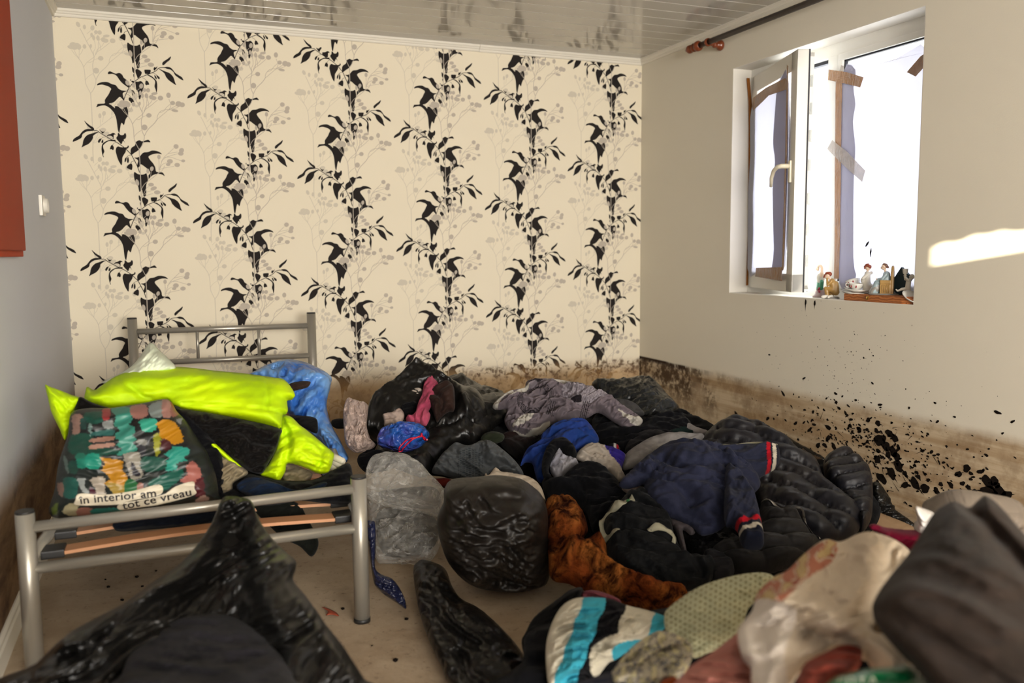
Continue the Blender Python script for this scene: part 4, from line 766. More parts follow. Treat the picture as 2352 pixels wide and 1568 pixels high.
# orange fur throw
def fur(name, c, c2):
    k = MT(name); k.rough(.95); k.b.inputs['Specular IOR Level'].default_value = .05; n = k.noise(15, 6, .7, dist=.7); n2 = k.noise(8, 3)
    k.base(k.mix(k.ss(n, .36, .66), lin(c2), k.mix(k.ss(n2, .4, .65), lin(c), lin('b87034')))); k.bump(k.math('ADD', k.noise(220, 3, .7), n), .9, .012); return k.m
M_fur = fur('rust_fur', '84401a', '240b04')
L = soft('fur_throw', 'rust orange fake fur throw twisted beside the bin bag', 'throw', C4([(290,5),(340,-20),(400,-10),(450,50),(470,130),(440,180),(540,170),(560,260),(620,310),(700,340),(790,360),(880,372),(900,410),(850,460),(800,490),(720,460),(600,440),(450,380),(380,350),(310,332),(300,240),(288,130)]), Zf(.06), Zf(.26), M_fur, T=.07, fold=.014, fl=.06, ang=50, asp=.35, seed=35,
     ridges=[(C4([(390,330),(410,220),(450,170),(520,190)]),.016,.035),(C4([(360,0),(390,120),(350,250),(330,320)]),.02,-.02),(C4([(480,240),(600,340),(720,400)]),.025,.03)])
# black clothes with white trims
hsoft('black_fleece', 'black fleece draped between the blue sweater and the fur throw', 'clothes', C2([(1410,880),(1460,860),(1520,870),(1600,800),(1700,755),(1800,790),(1900,860),(1940,940),(2060,1050),(2000,1110),(1850,1150),(1750,1200),(1700,1080),(1600,980),(1500,965),(1440,960)]), M_blackcloth, .06, .05, T=.06, seed=36, fold=.016)
hsoft('beige_shirt', 'small beige striped fold of cloth beside the navy jacket', 'clothes', C2([(1925,930),(1980,890),(2085,850),(2070,920),(2080,990),(2030,985),(1970,955)]), cloth('pinkish_beige', 'ab9a90', '8a7a72'), .12, .02, T=.02, seed=37, fold=.006)
bt = hsoft('black_trousers', 'black padded trousers with cream piping in front of the navy jacket', 'trousers', C3([(185,800),(200,755),(260,700),(340,650),(430,650),(530,735),(560,860),(620,945),(760,1000),(765,1040),(720,1095),(600,1125),(500,1122),(400,1100),(300,1062),(235,990),(200,900)]), cloth('black_padded', '18191b', '101113', rough=.6), .07, .05, T=.08, seed=38, fold=.02, fl=.07, ang=-30, ridges=[(C3([(200,900),(330,870),(470,900),(600,940)]),.018,-.035),(C3([(560,860),(600,930),(700,1080)]),.014,-.02)])
M_cream = cloth('cream_piping', 'bdb8a0', '9a9680'); 
def stripmesh(L, pts, w, off, name, mat, parent, label=None):
    P = np.array(strip(pts, w)); n = len(P)//2; A = L.surf(P[:, 0], P[:, 1], off); B = L.surf(P[:, 0], P[:, 1], off-.004); bm = bmesh.new()
    va = [bm.verts.new(p) for p in A]; vb = [bm.verts.new(p) for p in B]
    for i in range(n-1):
        bm.faces.new((va[i], va[i+1], va[2*n-2-i], va[2*n-1-i])); bm.faces.new((vb[2*n-1-i], vb[2*n-2-i], vb[i+1], vb[i]))
    m = 2*n
    for i in range(m): bm.faces.new((va[i], vb[i], vb[(i+1) % m], va[(i+1) % m]))
    bmesh.ops.recalc_face_normals(bm, faces=bm.faces)
    o = from_bm(name, bm, mat, parent, True)
    if label: o['label'] = label
    return o
stripmesh(bt, C3([(345,725),(300,765),(240,775),(190,800),(185,850),(210,895),(275,890)]), 11, .010, 'piping', M_cream, bt.obj, 'cream piping along the waist')
stripmesh(bt, C3([(415,888),(470,880),(545,900),(548,925)]), 9, .010, 'piping', M_cream, bt.obj, 'cream edge of the pocket')
stripmesh(bt, C3([(320,735),(315,775)]), 7, .014, 'green_tag', simple('green_tag', '1f5a2c', .6), bt.obj, 'small green tag')
hsoft('grey_strap', 'grey folded strap and lining beside the padded trousers', 'strap', C3([(505,740),(560,742),(640,790),(665,830),(640,845),(600,820),(610,880),(622,945),(600,940),(580,880),(560,820)]), cloth('grey_strap', '5a5254', '443e40'), .12, .02, T=.015, seed=39, fold=.006)
hsoft('charcoal_garment', 'charcoal lining fabric below the grey strap', 'clothes', C3([(705,945),(760,930),(850,990),(860,1050),(800,1085),(745,1060)]), M_darkcloth, .08, .02, T=.03, seed=40, fold=.012)
# quilted jackets
M_puff = MT('quilted_nylon'); k = M_puff; k.rough(.48); k.b.inputs['Specular IOR Level'].default_value = .3; k.base(k.mix(k.ss(k.noise(3, 3), .4, .7), lin('121218'), lin('1a1616'))); k.bump(k.noise(30, 3, .5, dist=.6), .3, .006); M_puff = k.m
def quiltf(sp, ang, cross=.16, amp=.02, seed=0):
    a = math.radians(ang)
    def f(L, st):
        X = st[:, 0]*math.cos(a)+st[:, 1]*math.sin(a); Y = -st[:, 0]*math.sin(a)+st[:, 1]*math.cos(a)
        Y = Y+.025*perlin(X*4, Y*4, seed)+.02*np.sin(X*7); X = X+.02*perlin(X*5, Y*5, seed+3)
        return amp*(np.sqrt(np.abs(np.sin(np.pi*Y/sp)))+.6*np.sqrt(np.abs(np.sin(np.pi*(X+np.floor(Y/sp)*.06)/cross)))-1)
    return f
kw = dict(back=.5, fold=.004, fl=.05)
hsoft('quilted_jacket', 'shiny black quilted jacket spread against the right of the heap', 'jacket', C3([(690,375),(745,300),(850,262),(960,275),(1060,320),(1200,420),(1290,470),(1330,560),(1420,640),(1520,720),(1500,830),(1420,870),(1300,892),(1200,860),(1080,800),(1000,690),(960,600),(820,480),(740,420)]), M_puff, .06, .07, T=.07, seed=41, quilt=quiltf(.095, -38, .18, .044, 5), **kw)
hsoft('quilted_jacket', 'rolled sleeve of black quilted nylon at the far right of the heap', 'jacket', C3([(1320,480),(1350,440),(1400,428),(1460,435),(1540,490),(1572,560),(1575,700),(1560,780),(1515,820),(1440,720),(1400,640),(1340,570)]), M_puff, .08, .04, T=.06, seed=42, quilt=quiltf(.07, 20, .3, .034, 8), **kw)
qj = hsoft('quilted_jacket', 'dull dark grey quilted jacket lying lowest in front of the navy jacket', 'jacket', C3([(1000,690),(1060,700),(1120,735),(1180,720),(1220,790),(1280,870),(1310,890),(1260,960),(1150,1010),(1040,1040),(900,1042),(800,1000),(740,940),(800,880),(900,860),(990,800)]), cloth('dull_quilt', '2c2a29', '201e1e', rough=.55), .08, .04, T=.06, seed=43, quilt=quiltf(.085, 5, .16, .036, 2), **kw)
stripmesh(qj, C3([(1002,690),(1050,715),(1110,740),(1170,722),(1205,745),(1225,800),(1260,860),(1300,890)]), 4.5, .012, 'zip', simple('zip_metal', '6a6660', .35, .6), qj.obj, 'pale metal zip')
hsoft('black_garment', 'black nylon lining spread below the dark grey quilted jacket', 'clothes', C3([(620,860),(720,840),(860,860),(990,900),(1150,940),(1150,1010),(1100,1060),(980,1060),(860,1060),(760,1010),(650,940)]), cloth('black_nylon', '191718', '100f10', rough=.5), .05, .02, T=.04, seed=44, fold=.018, fl=.05)
# navy jacket: body with two striped sleeves
M_navy = cloth('navy_cotton', '31344a', '242738', rough=.8)
nj = hsoft('navy_jacket', 'navy tracksuit jacket with red and cream striped cuffs sprawled on the heap', 'jacket', C3([(270,590),(320,530),(400,460),(480,405),(560,388),(700,392),(800,420),(900,440),(960,500),(1000,580),(960,640),(900,700),(840,760),(800,815),(700,842),(640,800),(560,760),(490,735),(430,700),(395,630),(400,585),(330,600)]), M_navy, .15, .06, T=.07, seed=45, fold=.024, fl=.07, ang=-30, asp=.3,
     ridges=[(C3([(430,470),(520,480),(640,560),(760,600)]),.02,.02),(C3([(450,560),(560,640),(680,720)]),.018,-.02),(C3([(760,420),(840,520),(880,640)]),.02,.02)])
def cuffpaint(axis, a, b, c_, w=6.):   # stripes across a sleeve, measured along its direction
    ax = np.array(axis, float); ax /= np.linalg.norm(ax)
    def f(u, v):
        t = u*ax[0]+v*ax[1]; c = np.tile(np.array(lin('2a2d3f')), (len(u), 1)); c[t > a-1] = lin('1a1d2c'); c[(t > a) & (t < a+w+3)] = lin('b01624'); c[(t > b) & (t < b+w+3)] = lin('cfc6b4'); return c
    return f
def sleeve(pts, axis, red, cream, lift, seed, **k2):
    ax = np.array(axis, float); ax /= np.linalg.norm(ax); q = lambda p: p[0]*ax[0]+p[1]*ax[1]
    a, b = onheap(pts, lift, .05)
    Ls = Lump(pts, a, b, T=.055, seed=seed, fold=.014, fl=.06, step=2.6, **k2); Ls.build('sleeve', M_paint, nj.obj, cuffpaint(axis, q(red), q(cream), 0)); return Ls
s1 = sleeve(C3([(680,420),(760,402),(860,392),(1000,388),(1085,402),(1098,450),(1080,500),(1010,542),(930,600),(880,560),(800,480)]), (1, -.05), C3([(1022,480)])[0], C3([(1052,480)])[0], .20, 46, ang=-10)
s2 = sleeve(C3([(820,500),(880,520),(930,590),(975,670),(998,760),(1018,885),(985,905),(905,890),(880,820),(850,790),(815,780),(810,640)]), (.12, 1), C3([(930,795)])[0], C3([(930,835)])[0], .20, 47, ang=70)
stripmesh(s1, C3([(735,412),(800,402),(900,392),(1000,388),(1080,400)]), 4, .006, 'zip', M_cream, nj.obj, 'cream zip along the edge')
# by the right wall
soft('black_strip', 'folded black plastic strip leaning on the right wall behind the quilted jacket', 'plastic sheet', C3([(1072,312),(1110,320),(1200,380),(1330,445),(1320,468),(1240,430),(1150,380)]), Zf(.11), Zf(.19), M_black_bag, T=.015, seed=48, fold=.006)
hsoft('brown_garment', 'beige brown cloth strip between the black plastic and the quilted jacket', 'clothes', C3([(1190,400),(1260,435),(1330,480),(1325,520),(1260,470)]), cloth('tan', '7a6450', '5c4a3a'), .04, .01, T=.02, seed=49)
soft('black_bag', 'black bag lying flat in the angle of floor and right wall', 'bag', C3([(1560,590),(1600,590),(1650,640),(1690,720),(1790,790),(1780,815),(1680,790),(1600,750),(1570,700)]), Zf(.02), Zf(.16), M_black_bag, T=.05, seed=50, fold=.014, fl=.04)
soft('floor_mat', 'mud spattered beige cardboard piece against the right wall', 'cardboard', C3([(1570,720),(1650,745),(1780,800),(1800,830),(1700,830),(1580,810)]), Zf(.03), Zf(.09), simple('beige_card', '8a6f52', .8, var=.4), T=.012, seed=51, fold=.002)
soft('maroon_cloth', 'maroon velvet cloth behind the cream floral cloth', 'cloth', C3([(1560,810),(1590,790),(1640,808),(1740,820),(1860,830),(1845,870),(1780,930),(1700,900),(1620,850)]), Zf(.33), Zf(.40), cloth('maroon', '7a1230', '520a20'), T=.04, seed=52, fold=.012)
soft('white_plastic', 'small crumpled white plastic bag beside the brown cushion', 'bag', C3([(1795,712),(1830,718),(1905,750),(1890,790),(1860,835),(1800,825),(1785,800),(1805,770)]), Zf(.35), Zf(.47), plastic('white_plastic', 'b5b0ab', .35, 20, .7), T=.03, seed=53, fold=.012, fl=.04)
soft('grey_bag', 'dusty grey brown bag behind the brown cushion at the right wall', 'bag', C3([(1830,720),(1870,690),(1960,650),(2060,640),(2200,660),(2352,700),(2352,800),(2200,780),(2000,800),(1900,770)]), Zf(.35), Zf(.47), plastic('grey_bag', '5a5148', .5, 12, .6), T=.06, seed=54, fold=.02)
# ---------------------------------------------------------------- things on the bed
_soft0 = soft
def soft(*a, **k_):
    k_.setdefault('w', 1.); return _soft0(*a, **k_)
bx = np.array((BR-BL)); bx = bx/np.linalg.norm(bx)
Y = lambda y: ('y', y)
soft('dark_blanket', 'dark blanket crumpled on the slats under the yellow jacket', 'blanket', C1([(1300,1160),(1400,1060),(1480,1010),(1680,1050),(1870,1050),(2000,990),(2090,950),(2115,1010),(2112,1100),(2105,1185),(1960,1180),(1800,1165),(1650,1190),(1500,1190)]), Zf(.315), Zf(.40), cloth('dark_blanket', '1f1d1b', '15171d'), T=.05, fold=.02, seed=60, hd=bx)
soft('black_garment', 'black clothes filling the bed under the yellow jacket and behind the printed bag', 'clothes', C1([(560,1215),(900,1200),(1300,1165),(1500,1110),(1700,960),(1720,880),(1500,800),(1100,780),(800,800),(560,900),(480,1050)]), Zf(.31), Zf(.35), M_blackcloth, T=.10, R=.14, fold=.016, fl=.08, seed=161, w=.1)
soft('black_garment', 'black garment wedged between the printed bag and the black jacket lining', 'clothes', C1([(1030,620),(1120,640),(1240,760),(1330,900),(1345,1080),(1318,1160),(1220,1150),(1150,900)]), Y(-2.10), Y(-1.97), M_blackcloth, T=.04, fold=.014, fl=.06, seed=162)
soft('blue_cloth', 'dark blue cloth lying in the folds of the dark blanket', 'cloth', C1([(1420,1100),(1500,1030),(1640,1060),(1780,1110),(1940,1060),(1950,1090),(1800,1150),(1600,1170)]), Zf(.36), Zf(.41), cloth('dusky_blue', '1d2c44', '151d2c'), T=.03, fold=.012, seed=61, hd=bx)
soft('hanging_cloth', 'dark green black cloth hanging down through the foot of the bed', 'cloth', C1([(1500,1185),(1620,1170),(1780,1185),(1850,1290),(1912,1420),(1872,1510),(1800,1450),(1700,1400),(1620,1330),(1540,1250)]), Y(-2.12), Y(-2.08), cloth('dark_green_black', '1d1f1a', '141511'), T=.025, fold=.012, seed=62, hd=bx)
soft('black_garment', 'black cloth sagging between the slats behind the footboard on the left', 'clothes', C1([(700,1290),(900,1265),(1150,1235),(1340,1200),(1340,1260),(1240,1310),(1130,1320),(900,1340),(700,1350)]), Y(-2.12), Y(-2.06), cloth('navy_black', '161a24', '0f1014'), T=.04, fold=.014, seed=63, hd=bx)
soft('blue_bag', 'large translucent blue plastic bag at the head of the bed', 'bag', C1([(1490,425),(1550,385),(1610,355),(1720,325),(1850,350),(1980,420),(1985,480),(1960,600),(1990,720),(2030,790),(2060,850),(2092,920),(2060,935),(1985,900),(1900,800),(1800,720),(1720,640),(1680,520),(1600,450)]), Y(-1.35), Y(-.95), plastic('sky_blue_bag', '2c62b0', .3, 14, .9, c2='6d9bd0'), T=.11, fold=.022, fl=.05, ang=70, asp=.4, seed=64,
     ridges=[(C1([(1720,330),(1760,420),(1850,520),(1960,600)]),.02,.02),(C1([(1620,370),(1720,430),(1800,470)]),.016,-.02)])
soft('brown_garment', 'brown cloth tip showing in the mouth of the blue bag', 'clothes', C1([(1735,475),(1800,458),(1862,460),(1850,485),(1800,500),(1745,508)]), Y(-1.45), Y(-1.4), cloth('brown_wool', '4a3830', '32251f'), T=.025, seed=65, fold=.004)
soft('dark_leaf', 'small dark curled scrap behind the blue bag beside the headboard', 'scrap', C1([(1995,690),(2060,682),(2145,705),(2090,735),(2020,740),(1990,720)]), Y(-1.0), Y(-.95), M_darkcloth, T=.02, seed=66, fold=.004)
soft('black_scarf', 'flat black strap lying between the yellow sleeve and the blue bag', 'strap', C1([(1735,665),(1830,665),(1895,680),(1908,720),(1900,770),(1840,745),(1770,700)]), Y(-1.62), Y(-1.5), M_blackcloth, T=.02, seed=67, fold=.004)
soft('white_bag', 'pale greenish white plastic bag peaking behind the yellow jacket', 'bag', C1([(610,465),(700,420),(780,375),(840,310),(900,225),(960,275),(1010,320),(1055,375),(1000,400),(850,430),(700,470)]), Y(-1.75), Y(-1.6), plastic('milky_green', 'bcc4ae', .4, 8, .5), T=.05, R=.06, seed=68, fold=.014, fl=.06, ang=75, asp=.3, k=3)
soft('beige_knit', 'beige flecked knitted garment hanging out behind the printed bag', 'clothes', C1([(1275,880),(1350,910),(1430,950),(1490,1005),(1440,1045),(1400,1070),(1395,1110),(1330,1135),(1300,1060)]), Y(-2.08), Y(-2.0), cloth('flecked_beige', 'b0a284', '8a7a5e', fine=1800), T=.05, fold=.022, fl=.035, seed=69, hd=bx)
soft('beige_knit', 'beige flecked knitted lump below the yellow sleeve', 'clothes', C1([(1690,1060),(1700,960),(1740,950),(1800,970),(1875,1010),(1850,1050),(1800,1075),(1740,1072)]), Y(-1.95), Y(-1.85), cloth('flecked_beige_2', 'ab9d80', '85755a', fine=1800), T=.05, fold=.016, fl=.04, seed=70, hd=bx)
# printed shopping bag
CB = lambda pts: crop(100, 880, .20408, pts)
bagpts = C1([(428,650),(520,620),(660,618),(850,590),(1005,566),(1062,640),(1120,700),(1180,790),(1240,880),(1290,1000),(1312,1130),(1310,1180),(1100,1230),(900,1262),(600,1270),(310,1270),(330,1100),(350,960),(380,860),(410,770)])
_BL = [  # (polygon in crop px, colour)
 ([(210,800),(1900,780),(1900,1500),(80,1500),(130,1000)], '17211f'),
 ([(330,580),(560,590),(560,700),(860,760),(840,800),(330,800)], '0b4a3c'), ([(480,340),(660,330),(680,430),(600,470),(480,440)], '0f4f42'),
 ([(770,290),(980,280),(990,440),(950,470),(1010,500),(1030,560),(1000,590),(1040,640),(1000,680),(1050,720),(1020,780),(840,810),(880,740),(830,700),(860,660),(800,600),(860,540),(800,480),(820,400)], '3a9280'),
 ([(980,270),(1150,250),(1160,380),(1020,410)], 'a8756a'), ([(1190,260),(1330,205),(1330,385),(1200,385)], '8f9a96'), ([(1330,205),(1420,200),(1430,380),(1330,385)], 'b58478'), ([(1430,250),(1500,300),(1525,350),(1430,385)], 'a05a5a'), ([(1420,200),(1505,300),(1440,270)], 'a82420'),
 ([(670,290),(755,285),(750,400),(710,440),(675,400)], 'a83a3c'), ([(670,450),(780,430),(790,510),(700,520)], '8d9290'), ([(520,480),(560,470),(550,600),(530,580)], '6f8a84'), ([(560,560),(780,530),(790,590),(560,600)], '235f5a'),
 ([(330,370),(400,350),(450,380),(460,440),(420,470),(425,560),(345,580),(330,450)], 'a17c6e'), ([(430,420),(490,410),(500,520),(440,520)], '16423c'),
 ([(1080,430),(1250,415),(1255,520),(1200,555),(1110,545)], '35ab90'),
 ([(1260,470),(1300,435),(1380,420),(1460,450),(1520,520),(1548,610),(1545,665),(1450,695),(1390,660),(1340,635),(1290,620),(1300,560),(1280,520)], 'c98a10'), ([(1230,600),(1300,580),(1305,700),(1300,760),(1275,825),(1240,760)], '9a9a28'),
 ([(1310,650),(1350,630),(1420,680),(1400,760),(1330,740),(1300,700)], '4a1a22'),
 ([(1420,750),(1450,715),(1610,735),(1615,800),(1560,830),(1590,870),(1490,890),(1480,960),(1370,980),(1360,880),(1400,850),(1350,800)], '2a9c8a'),
 ([(560,630),(790,605),(790,645),(560,672)], 'b08472'), ([(550,700),(790,675),(790,715),(548,745)], 'b08472'),
 ([(385,800),(490,800),(500,940),(400,940)], '12826c'), ([(500,810),(640,800),(650,940),(510,945)], '10927a'),
 ([(640,830),(700,840),(880,870),(890,960),(945,1050),(920,1170),(905,1230),(820,1255),(760,1180),(705,1110),(760,1060),(700,1000),(665,970),(700,900)], 'c2860e'), ([(720,1110),(905,1140),(905,1240),(820,1255)], 'a88a30'),
 ([(905,800),(1070,780),(1085,900),(1105,1040),(990,1070),(950,960)], '9d978a'), ([(990,880),(1040,940),(1080,1030),(1000,1020)], '2c2a33'),
 ([(1050,640),(1150,645),(1150,700),(1060,690)], '85857e'), ([(1060,700),(1140,720),(1120,820),(1080,800)], '34343a'), ([(1110,830),(1350,850),(1350,950),(1200,990),(1110,960)], '175244'),
 ([(1590,920),(1665,875),(1745,980),(1740,1050),(1660,1120),(1560,1110),(1520,1080),(1590,1020)], 'b0685e'), ([(1680,1100),(1770,1060),(1780,1280),(1690,1250)], '561420'),
 ([(1200,1080),(1520,960),(1540,1040),(1420,1150),(1300,1210),(1200,1160)], '155f50'), ([(1040,1130),(1110,1110),(1110,1210),(1045,1215)], 'a5766a'), ([(930,1080),(1040,1090),(1040,1215),(915,1230)], '1e6a3a'),
 ([(400,1065),(490,1065),(480,1140),(525,1200),(510,1255),(440,1170)], '9aa09e'), ([(545,1070),(690,1045),(700,1180),(715,1290),(610,1290),(600,1180)], 'b8ac9c'), ([(540,1150),(600,1200),(600,1260),(540,1250)], '4a1226'),
 ([(230,840),(270,830),(310,990),(290,1000)], '5a6e68'), ([(300,880),(390,880),(400,1000),(320,1000)], '124238'), ([(240,1070),(400,1070),(390,1260),(250,1260)], '10564c'), ([(165,1130),(240,1120),(240,1250),(200,1250)], '8a6a5c'),
 ([(120,1380),(180,1330),(170,1450),(110,1460)], '5a6a28'), ([(280,1350),(395,1340),(390,1480),(240,1450)], 'a89f7c'), ([(400,1395),(550,1390),(555,1470),(400,1480)], '9a685a'), ([(560,1400),(860,1390),(860,1440),(560,1470)], '146a60'), ([(1700,1290),(1780,1245),(1840,1300),(1700,1330)], 'b59488'),
 ([(1480,420),(1550,400),(1530,470)], '8a8c94')]
def bagpaint(u, v):
    # ragged brush edges
    uu = u+3*perlin(v/3.2, u*.02, 3)+1.5*perlin(v/1.7, u*.05, 5); vv = v+.8*perlin(u/5., v*.1, 8)
    c = np.tile(np.array(lin('15191a')), (len(u), 1))
    for p, cc in _BL: c[pmask(uu, vv, CB(p))] = lin(cc)
    rt = (u > 100+.20408*(1560+ (v-880)/.20408*.20-50)) ; side = pmask(u, v, CB([(1560,380),(1700,450),(1760,600),(1800,850),(1850,1250),(1960,1260),(2100,1500),(2100,300)])); c[side] = lin('1b1c20')
    return c
M_bagmat = MT('coated_bag'); k = M_bagmat; at = k.n('ShaderNodeAttribute', attribute_name='paint'); k.base(k.mix(1., at.outputs[0], (.62, .62, .62, 1), 'MULTIPLY')); k.rough(.45); k.bump(k.noise(18, 4), .3, .01); M_bagmat = k.m
BG = soft('shopping_bag', 'stuffed shopping bag with colourful brush strokes and black words on the bed', 'bag', bagpts, Y(-2.17), Y(-2.03), M_bagmat, T=.10, R=.11, fold=.010, fl=.09, seed=71, step=2.0, low=.12, hd=bx, paint=bagpaint, back=1.2)
M_tapew = simple('printed_paper', 'c2b8a2', .5); M_ink = simple('printed_ink', '17141a', .5)
def onbag(pts, off): P = np.array(pts, float); return BG.surf(P[:, 0], P[:, 1], off)
for nm, poly, lab in (('text_band', [(385,1330),(430,1262),(700,1275),(1000,1235),(1290,1165),(1305,1270),(1000,1340),(860,1385),(600,1395),(380,1390)], 'white band with the first line of words'), ('text_band', [(855,1385),(1100,1330),(1330,1275),(1390,1240),(1480,1180),(1655,1130),(1670,1210),(1692,1265),(1560,1320),(1300,1385),(1080,1420),(865,1448)], 'white band with the second line of words')):
    poly = [(x_, y_-38) for x_, y_ in poly]
    # dense fill so that the band follows the bag
    L_ = Lump([tuple(p) for p in CB(poly)], Y(-2.17), Y(-2.03), T=.001, step=2.2, hd=bx); L_.A, L_.h, L_.up, L_.n = BG.A, BG.h, BG.up, BG.n; L_.d = BG.d; L_.E = L_.pl(L_.P[:, 0], L_.P[:, 1])
    L_.height = lambda st: ((lambda r: (r[0]+.005, r[1]))(BG.height(st))); L_.back = 0; L_.keep = True
    o = L_.build(nm, M_tapew, BG.obj); o['label'] = lab
def put_text(txt, p0, p1, hpx, slant=.0):
    cu = bpy.data.curves.new('t', 'FONT'); cu.body = txt; cu.resolution_u = 4; cu.space_character = 1.04; cu.offset = .012
    to = bpy.data.objects.new('t', cu); col.objects.link(to); dg = bpy.context.evaluated_depsgraph_get(); me = to.evaluated_get(dg).to_mesh()
    b2 = bmesh.new(); b2.from_mesh(me); bmesh.ops.triangulate(b2, faces=b2.faces)
    V = np.array([(v.co.x, v.co.y) for v in b2.verts]); w = V[:, 0].max()-V[:, 0].min(); V[:, 0] = (V[:, 0]-V[:, 0].min())/w
    p0 = np.array(p0, float); p1 = np.array(p1, float); d = (p1-p0); L__ = np.linalg.norm(d); n_ = np.array([d[1], -d[0]])/L__
    xh = .7; Q = p0[None]+d[None]*V[:, :1]+n_[None]*(V[:, 1:]/xh*hpx)
    W = onbag(Q, .0085)
    for v, p in zip(b2.verts, W): v.co = Vector(p)
    b2.normal_update(); o = from_bm('lettering', b2, M_ink, BG.obj); o['label'] = 'black printed words'
    bpy.data.objects.remove(to); return o
put_text('în interior am', CB([(425, 1340)])[0], CB([(1258, 1257)])[0], 17.5)
put_text('tot ce vreau', CB([(898, 1405)])[0], CB([(1642, 1245)])[0], 17.5)
# yellow high visibility jacket
def hiv(name, c, c2):
    k = MT(name); k.rough(.6); k.b.inputs['Specular IOR Level'].default_value = .2; k.base(k.mix(k.ss(k.noise(5, 3), .35, .7), lin(c), lin(c2))); k.bump(k.noise(16, 4, .5, dist=.8), .22, .01); return k.m
M_hiv = hiv('yellow_nylon', 'c0e000', 'a6cc08')
M_black_lining = cloth('black_lining', '1a1614', '0f0d0c', rough=.6)
HV = soft('work_jacket', 'bright fluorescent yellow padded jacket thrown over the things on the bed', 'jacket', C1([(507,560),(512,525),(522,490),(545,502),(572,510),(630,470),(690,430),(780,395),(860,374),(1050,370),(1180,380),(1300,395),(1480,412),(1640,435),(1700,445),(1745,490),(1772,548),(1725,565),(1728,640),(1700,650),(1690,725),(1670,732),(1500,690),(1300,652),(1120,625),(1040,600),(1000,568),(880,592),(760,612),(655,617),(600,605),(540,590)]), Y(-1.98), Y(-1.72), M_hiv, T=.085, R=.09, fold=.009, fl=.11, ang=10, asp=.3, seed=72, hd=bx, k=4,
     ridges=[(C1([(700,440),(800,500),(860,545),(900,560)]),.012,-.016),(C1([(1100,590),(1300,600),(1500,612),(1680,640)]),.006,-.012),(C1([(1590,460),(1600,540),(1590,620)]),.006,-.01),(C1([(640,520),(800,460),(1000,430),(1300,440)]),.03,.02)])
def sub(nm, lab, pts, a, b, mat, **kw2): return soft(nm, lab, None, pts, a, b, mat, parent=HV.obj, hd=bx, **kw2)
sub('lining', 'black quilted lining', C1([(1050,625),(1200,638),(1400,675),(1670,738),(1678,790),(1650,880),(1610,950),(1570,1012),(1500,1000),(1430,960),(1330,880),(1240,800),(1150,720)]), Y(-2.05), Y(-1.98), M_black_lining, T=.04, fold=.022, fl=.04, seed=73)
sub('hem', 'yellow edge below the lining', C1([(1245,805),(1290,830),(1370,900),(1440,960),(1480,1005),(1440,985),(1350,920),(1270,850)]), Y(-2.07), Y(-2.05), M_hiv, T=.015, fold=.003, seed=74)
sub('sleeve', None, C1([(1690,670),(1745,670),(1800,720),(1860,765),(1960,850),(2003,890),(2000,930),(1975,1000),(1940,1010),(1905,1008),(1830,975),(1730,948),(1712,1000),(1672,1055),(1610,1035),(1560,1015),(1610,960),(1650,880),(1675,780)]), Y(-2.02), Y(-1.88), M_hiv, T=.06, fold=.016, fl=.06, seed=75, ridges=[(C1([(1700,700),(1730,800),(1720,920)]),.012,-.02),(C1([(1930,880),(1920,940),(1890,990)]),.008,-.012)])
sub('collar', None, C1([(270,480),(300,490),(370,515),(430,540),(482,560),(462,615),(440,650),(432,700),(410,770),(388,812),(360,750),(325,680),(302,625),(288,560)]), Y(-1.96), Y(-1.9), M_hiv, T=.035, fold=.012, seed=76, k=3)
sub('inner_collar', 'black inner collar', C1([(480,552),(540,580),(600,602),(660,618),(640,630),(520,630),(450,640),(455,600)]), Y(-1.98), Y(-1.95), M_black_lining, T=.02, fold=.003, seed=77)
gl = thing('work_glove', 'off white rubber glove fingers sticking out of the yellow sleeve', 'glove', tuple(at_y(770, 1060, -1.97)))
for i_, (p, q_) in enumerate((((1985, 905), (2068, 942)), ((1985, 930), (2078, 985)), ((1975, 955), (2050, 1028)))):
    A = at_y(*C1([p])[0], -1.95); B = at_y(*C1([q_])[0], -1.99)
    part('finger', simple('glove_%s' % 'abc'[i_], 'c2bba8', .6), gl, lambda bm: tube(bm, [A, A+(B-A)*.5, A+(B-A)*.9, B], [.013, .0115, .0105, .006], 12))
# ---------------------------------------------------------------- foreground
D = lambda d: ('d', d)
M_bag2 = plastic('glossy_black_bag', '0b0a09', .36, 4, .2)
C5f = C5
ob = soft('open_black_bag', 'large open black bag in the left foreground, its top pulled up to the bed rail', 'bag', C5f([(60,1140),(180,1010),(330,870),(450,800),(600,720),(740,620),(860,540),(960,440),(1040,320),(1085,210),(1120,190),(1180,195),(1235,215),(1270,300),(1330,390),(1400,460),(1455,515),(1440,600),(1500,680),(1560,760),(1600,820),(1680,920),(1740,1010),(1790,1090),(1840,1180)]), D(1.55), D(2.17), M_bag2, T=.05, R=.08, back=.8, fold=.020, fl=.06, ang=52, asp=.14, seed=80, step=3.4,
     ridges=[(C5f([(340,880),(560,800),(780,650),(980,480),(1100,230)]),.03,.06),(C5f([(1200,230),(1260,380),(1300,520),(1340,760),(1440,950),(1450,1090)]),.03,.06),(C5f([(1420,520),(1560,800),(1720,1030)]),.03,.03),(C5f([(1150,300),(1100,500),(1050,700),(1080,900)]),.10,-.13),(C5f([(380,900),(560,880),(600,850)]),.015,.03)])
soft('dark_garment', 'charcoal cloth filling the mouth of the open black bag in the left foreground', 'clothes', C5f([(560,1180),(600,1060),(640,960),(740,860),(850,790),(980,762),(1100,765),(1210,810),(1280,860),(1340,930),(1400,1000),(1440,1080),(1420,1180)]), D(1.42), D(1.85), cloth('charcoal_stuff', '2c2a2e', '1f1e20'), T=.06, fold=.022, fl=.09, seed=81, R=.1)
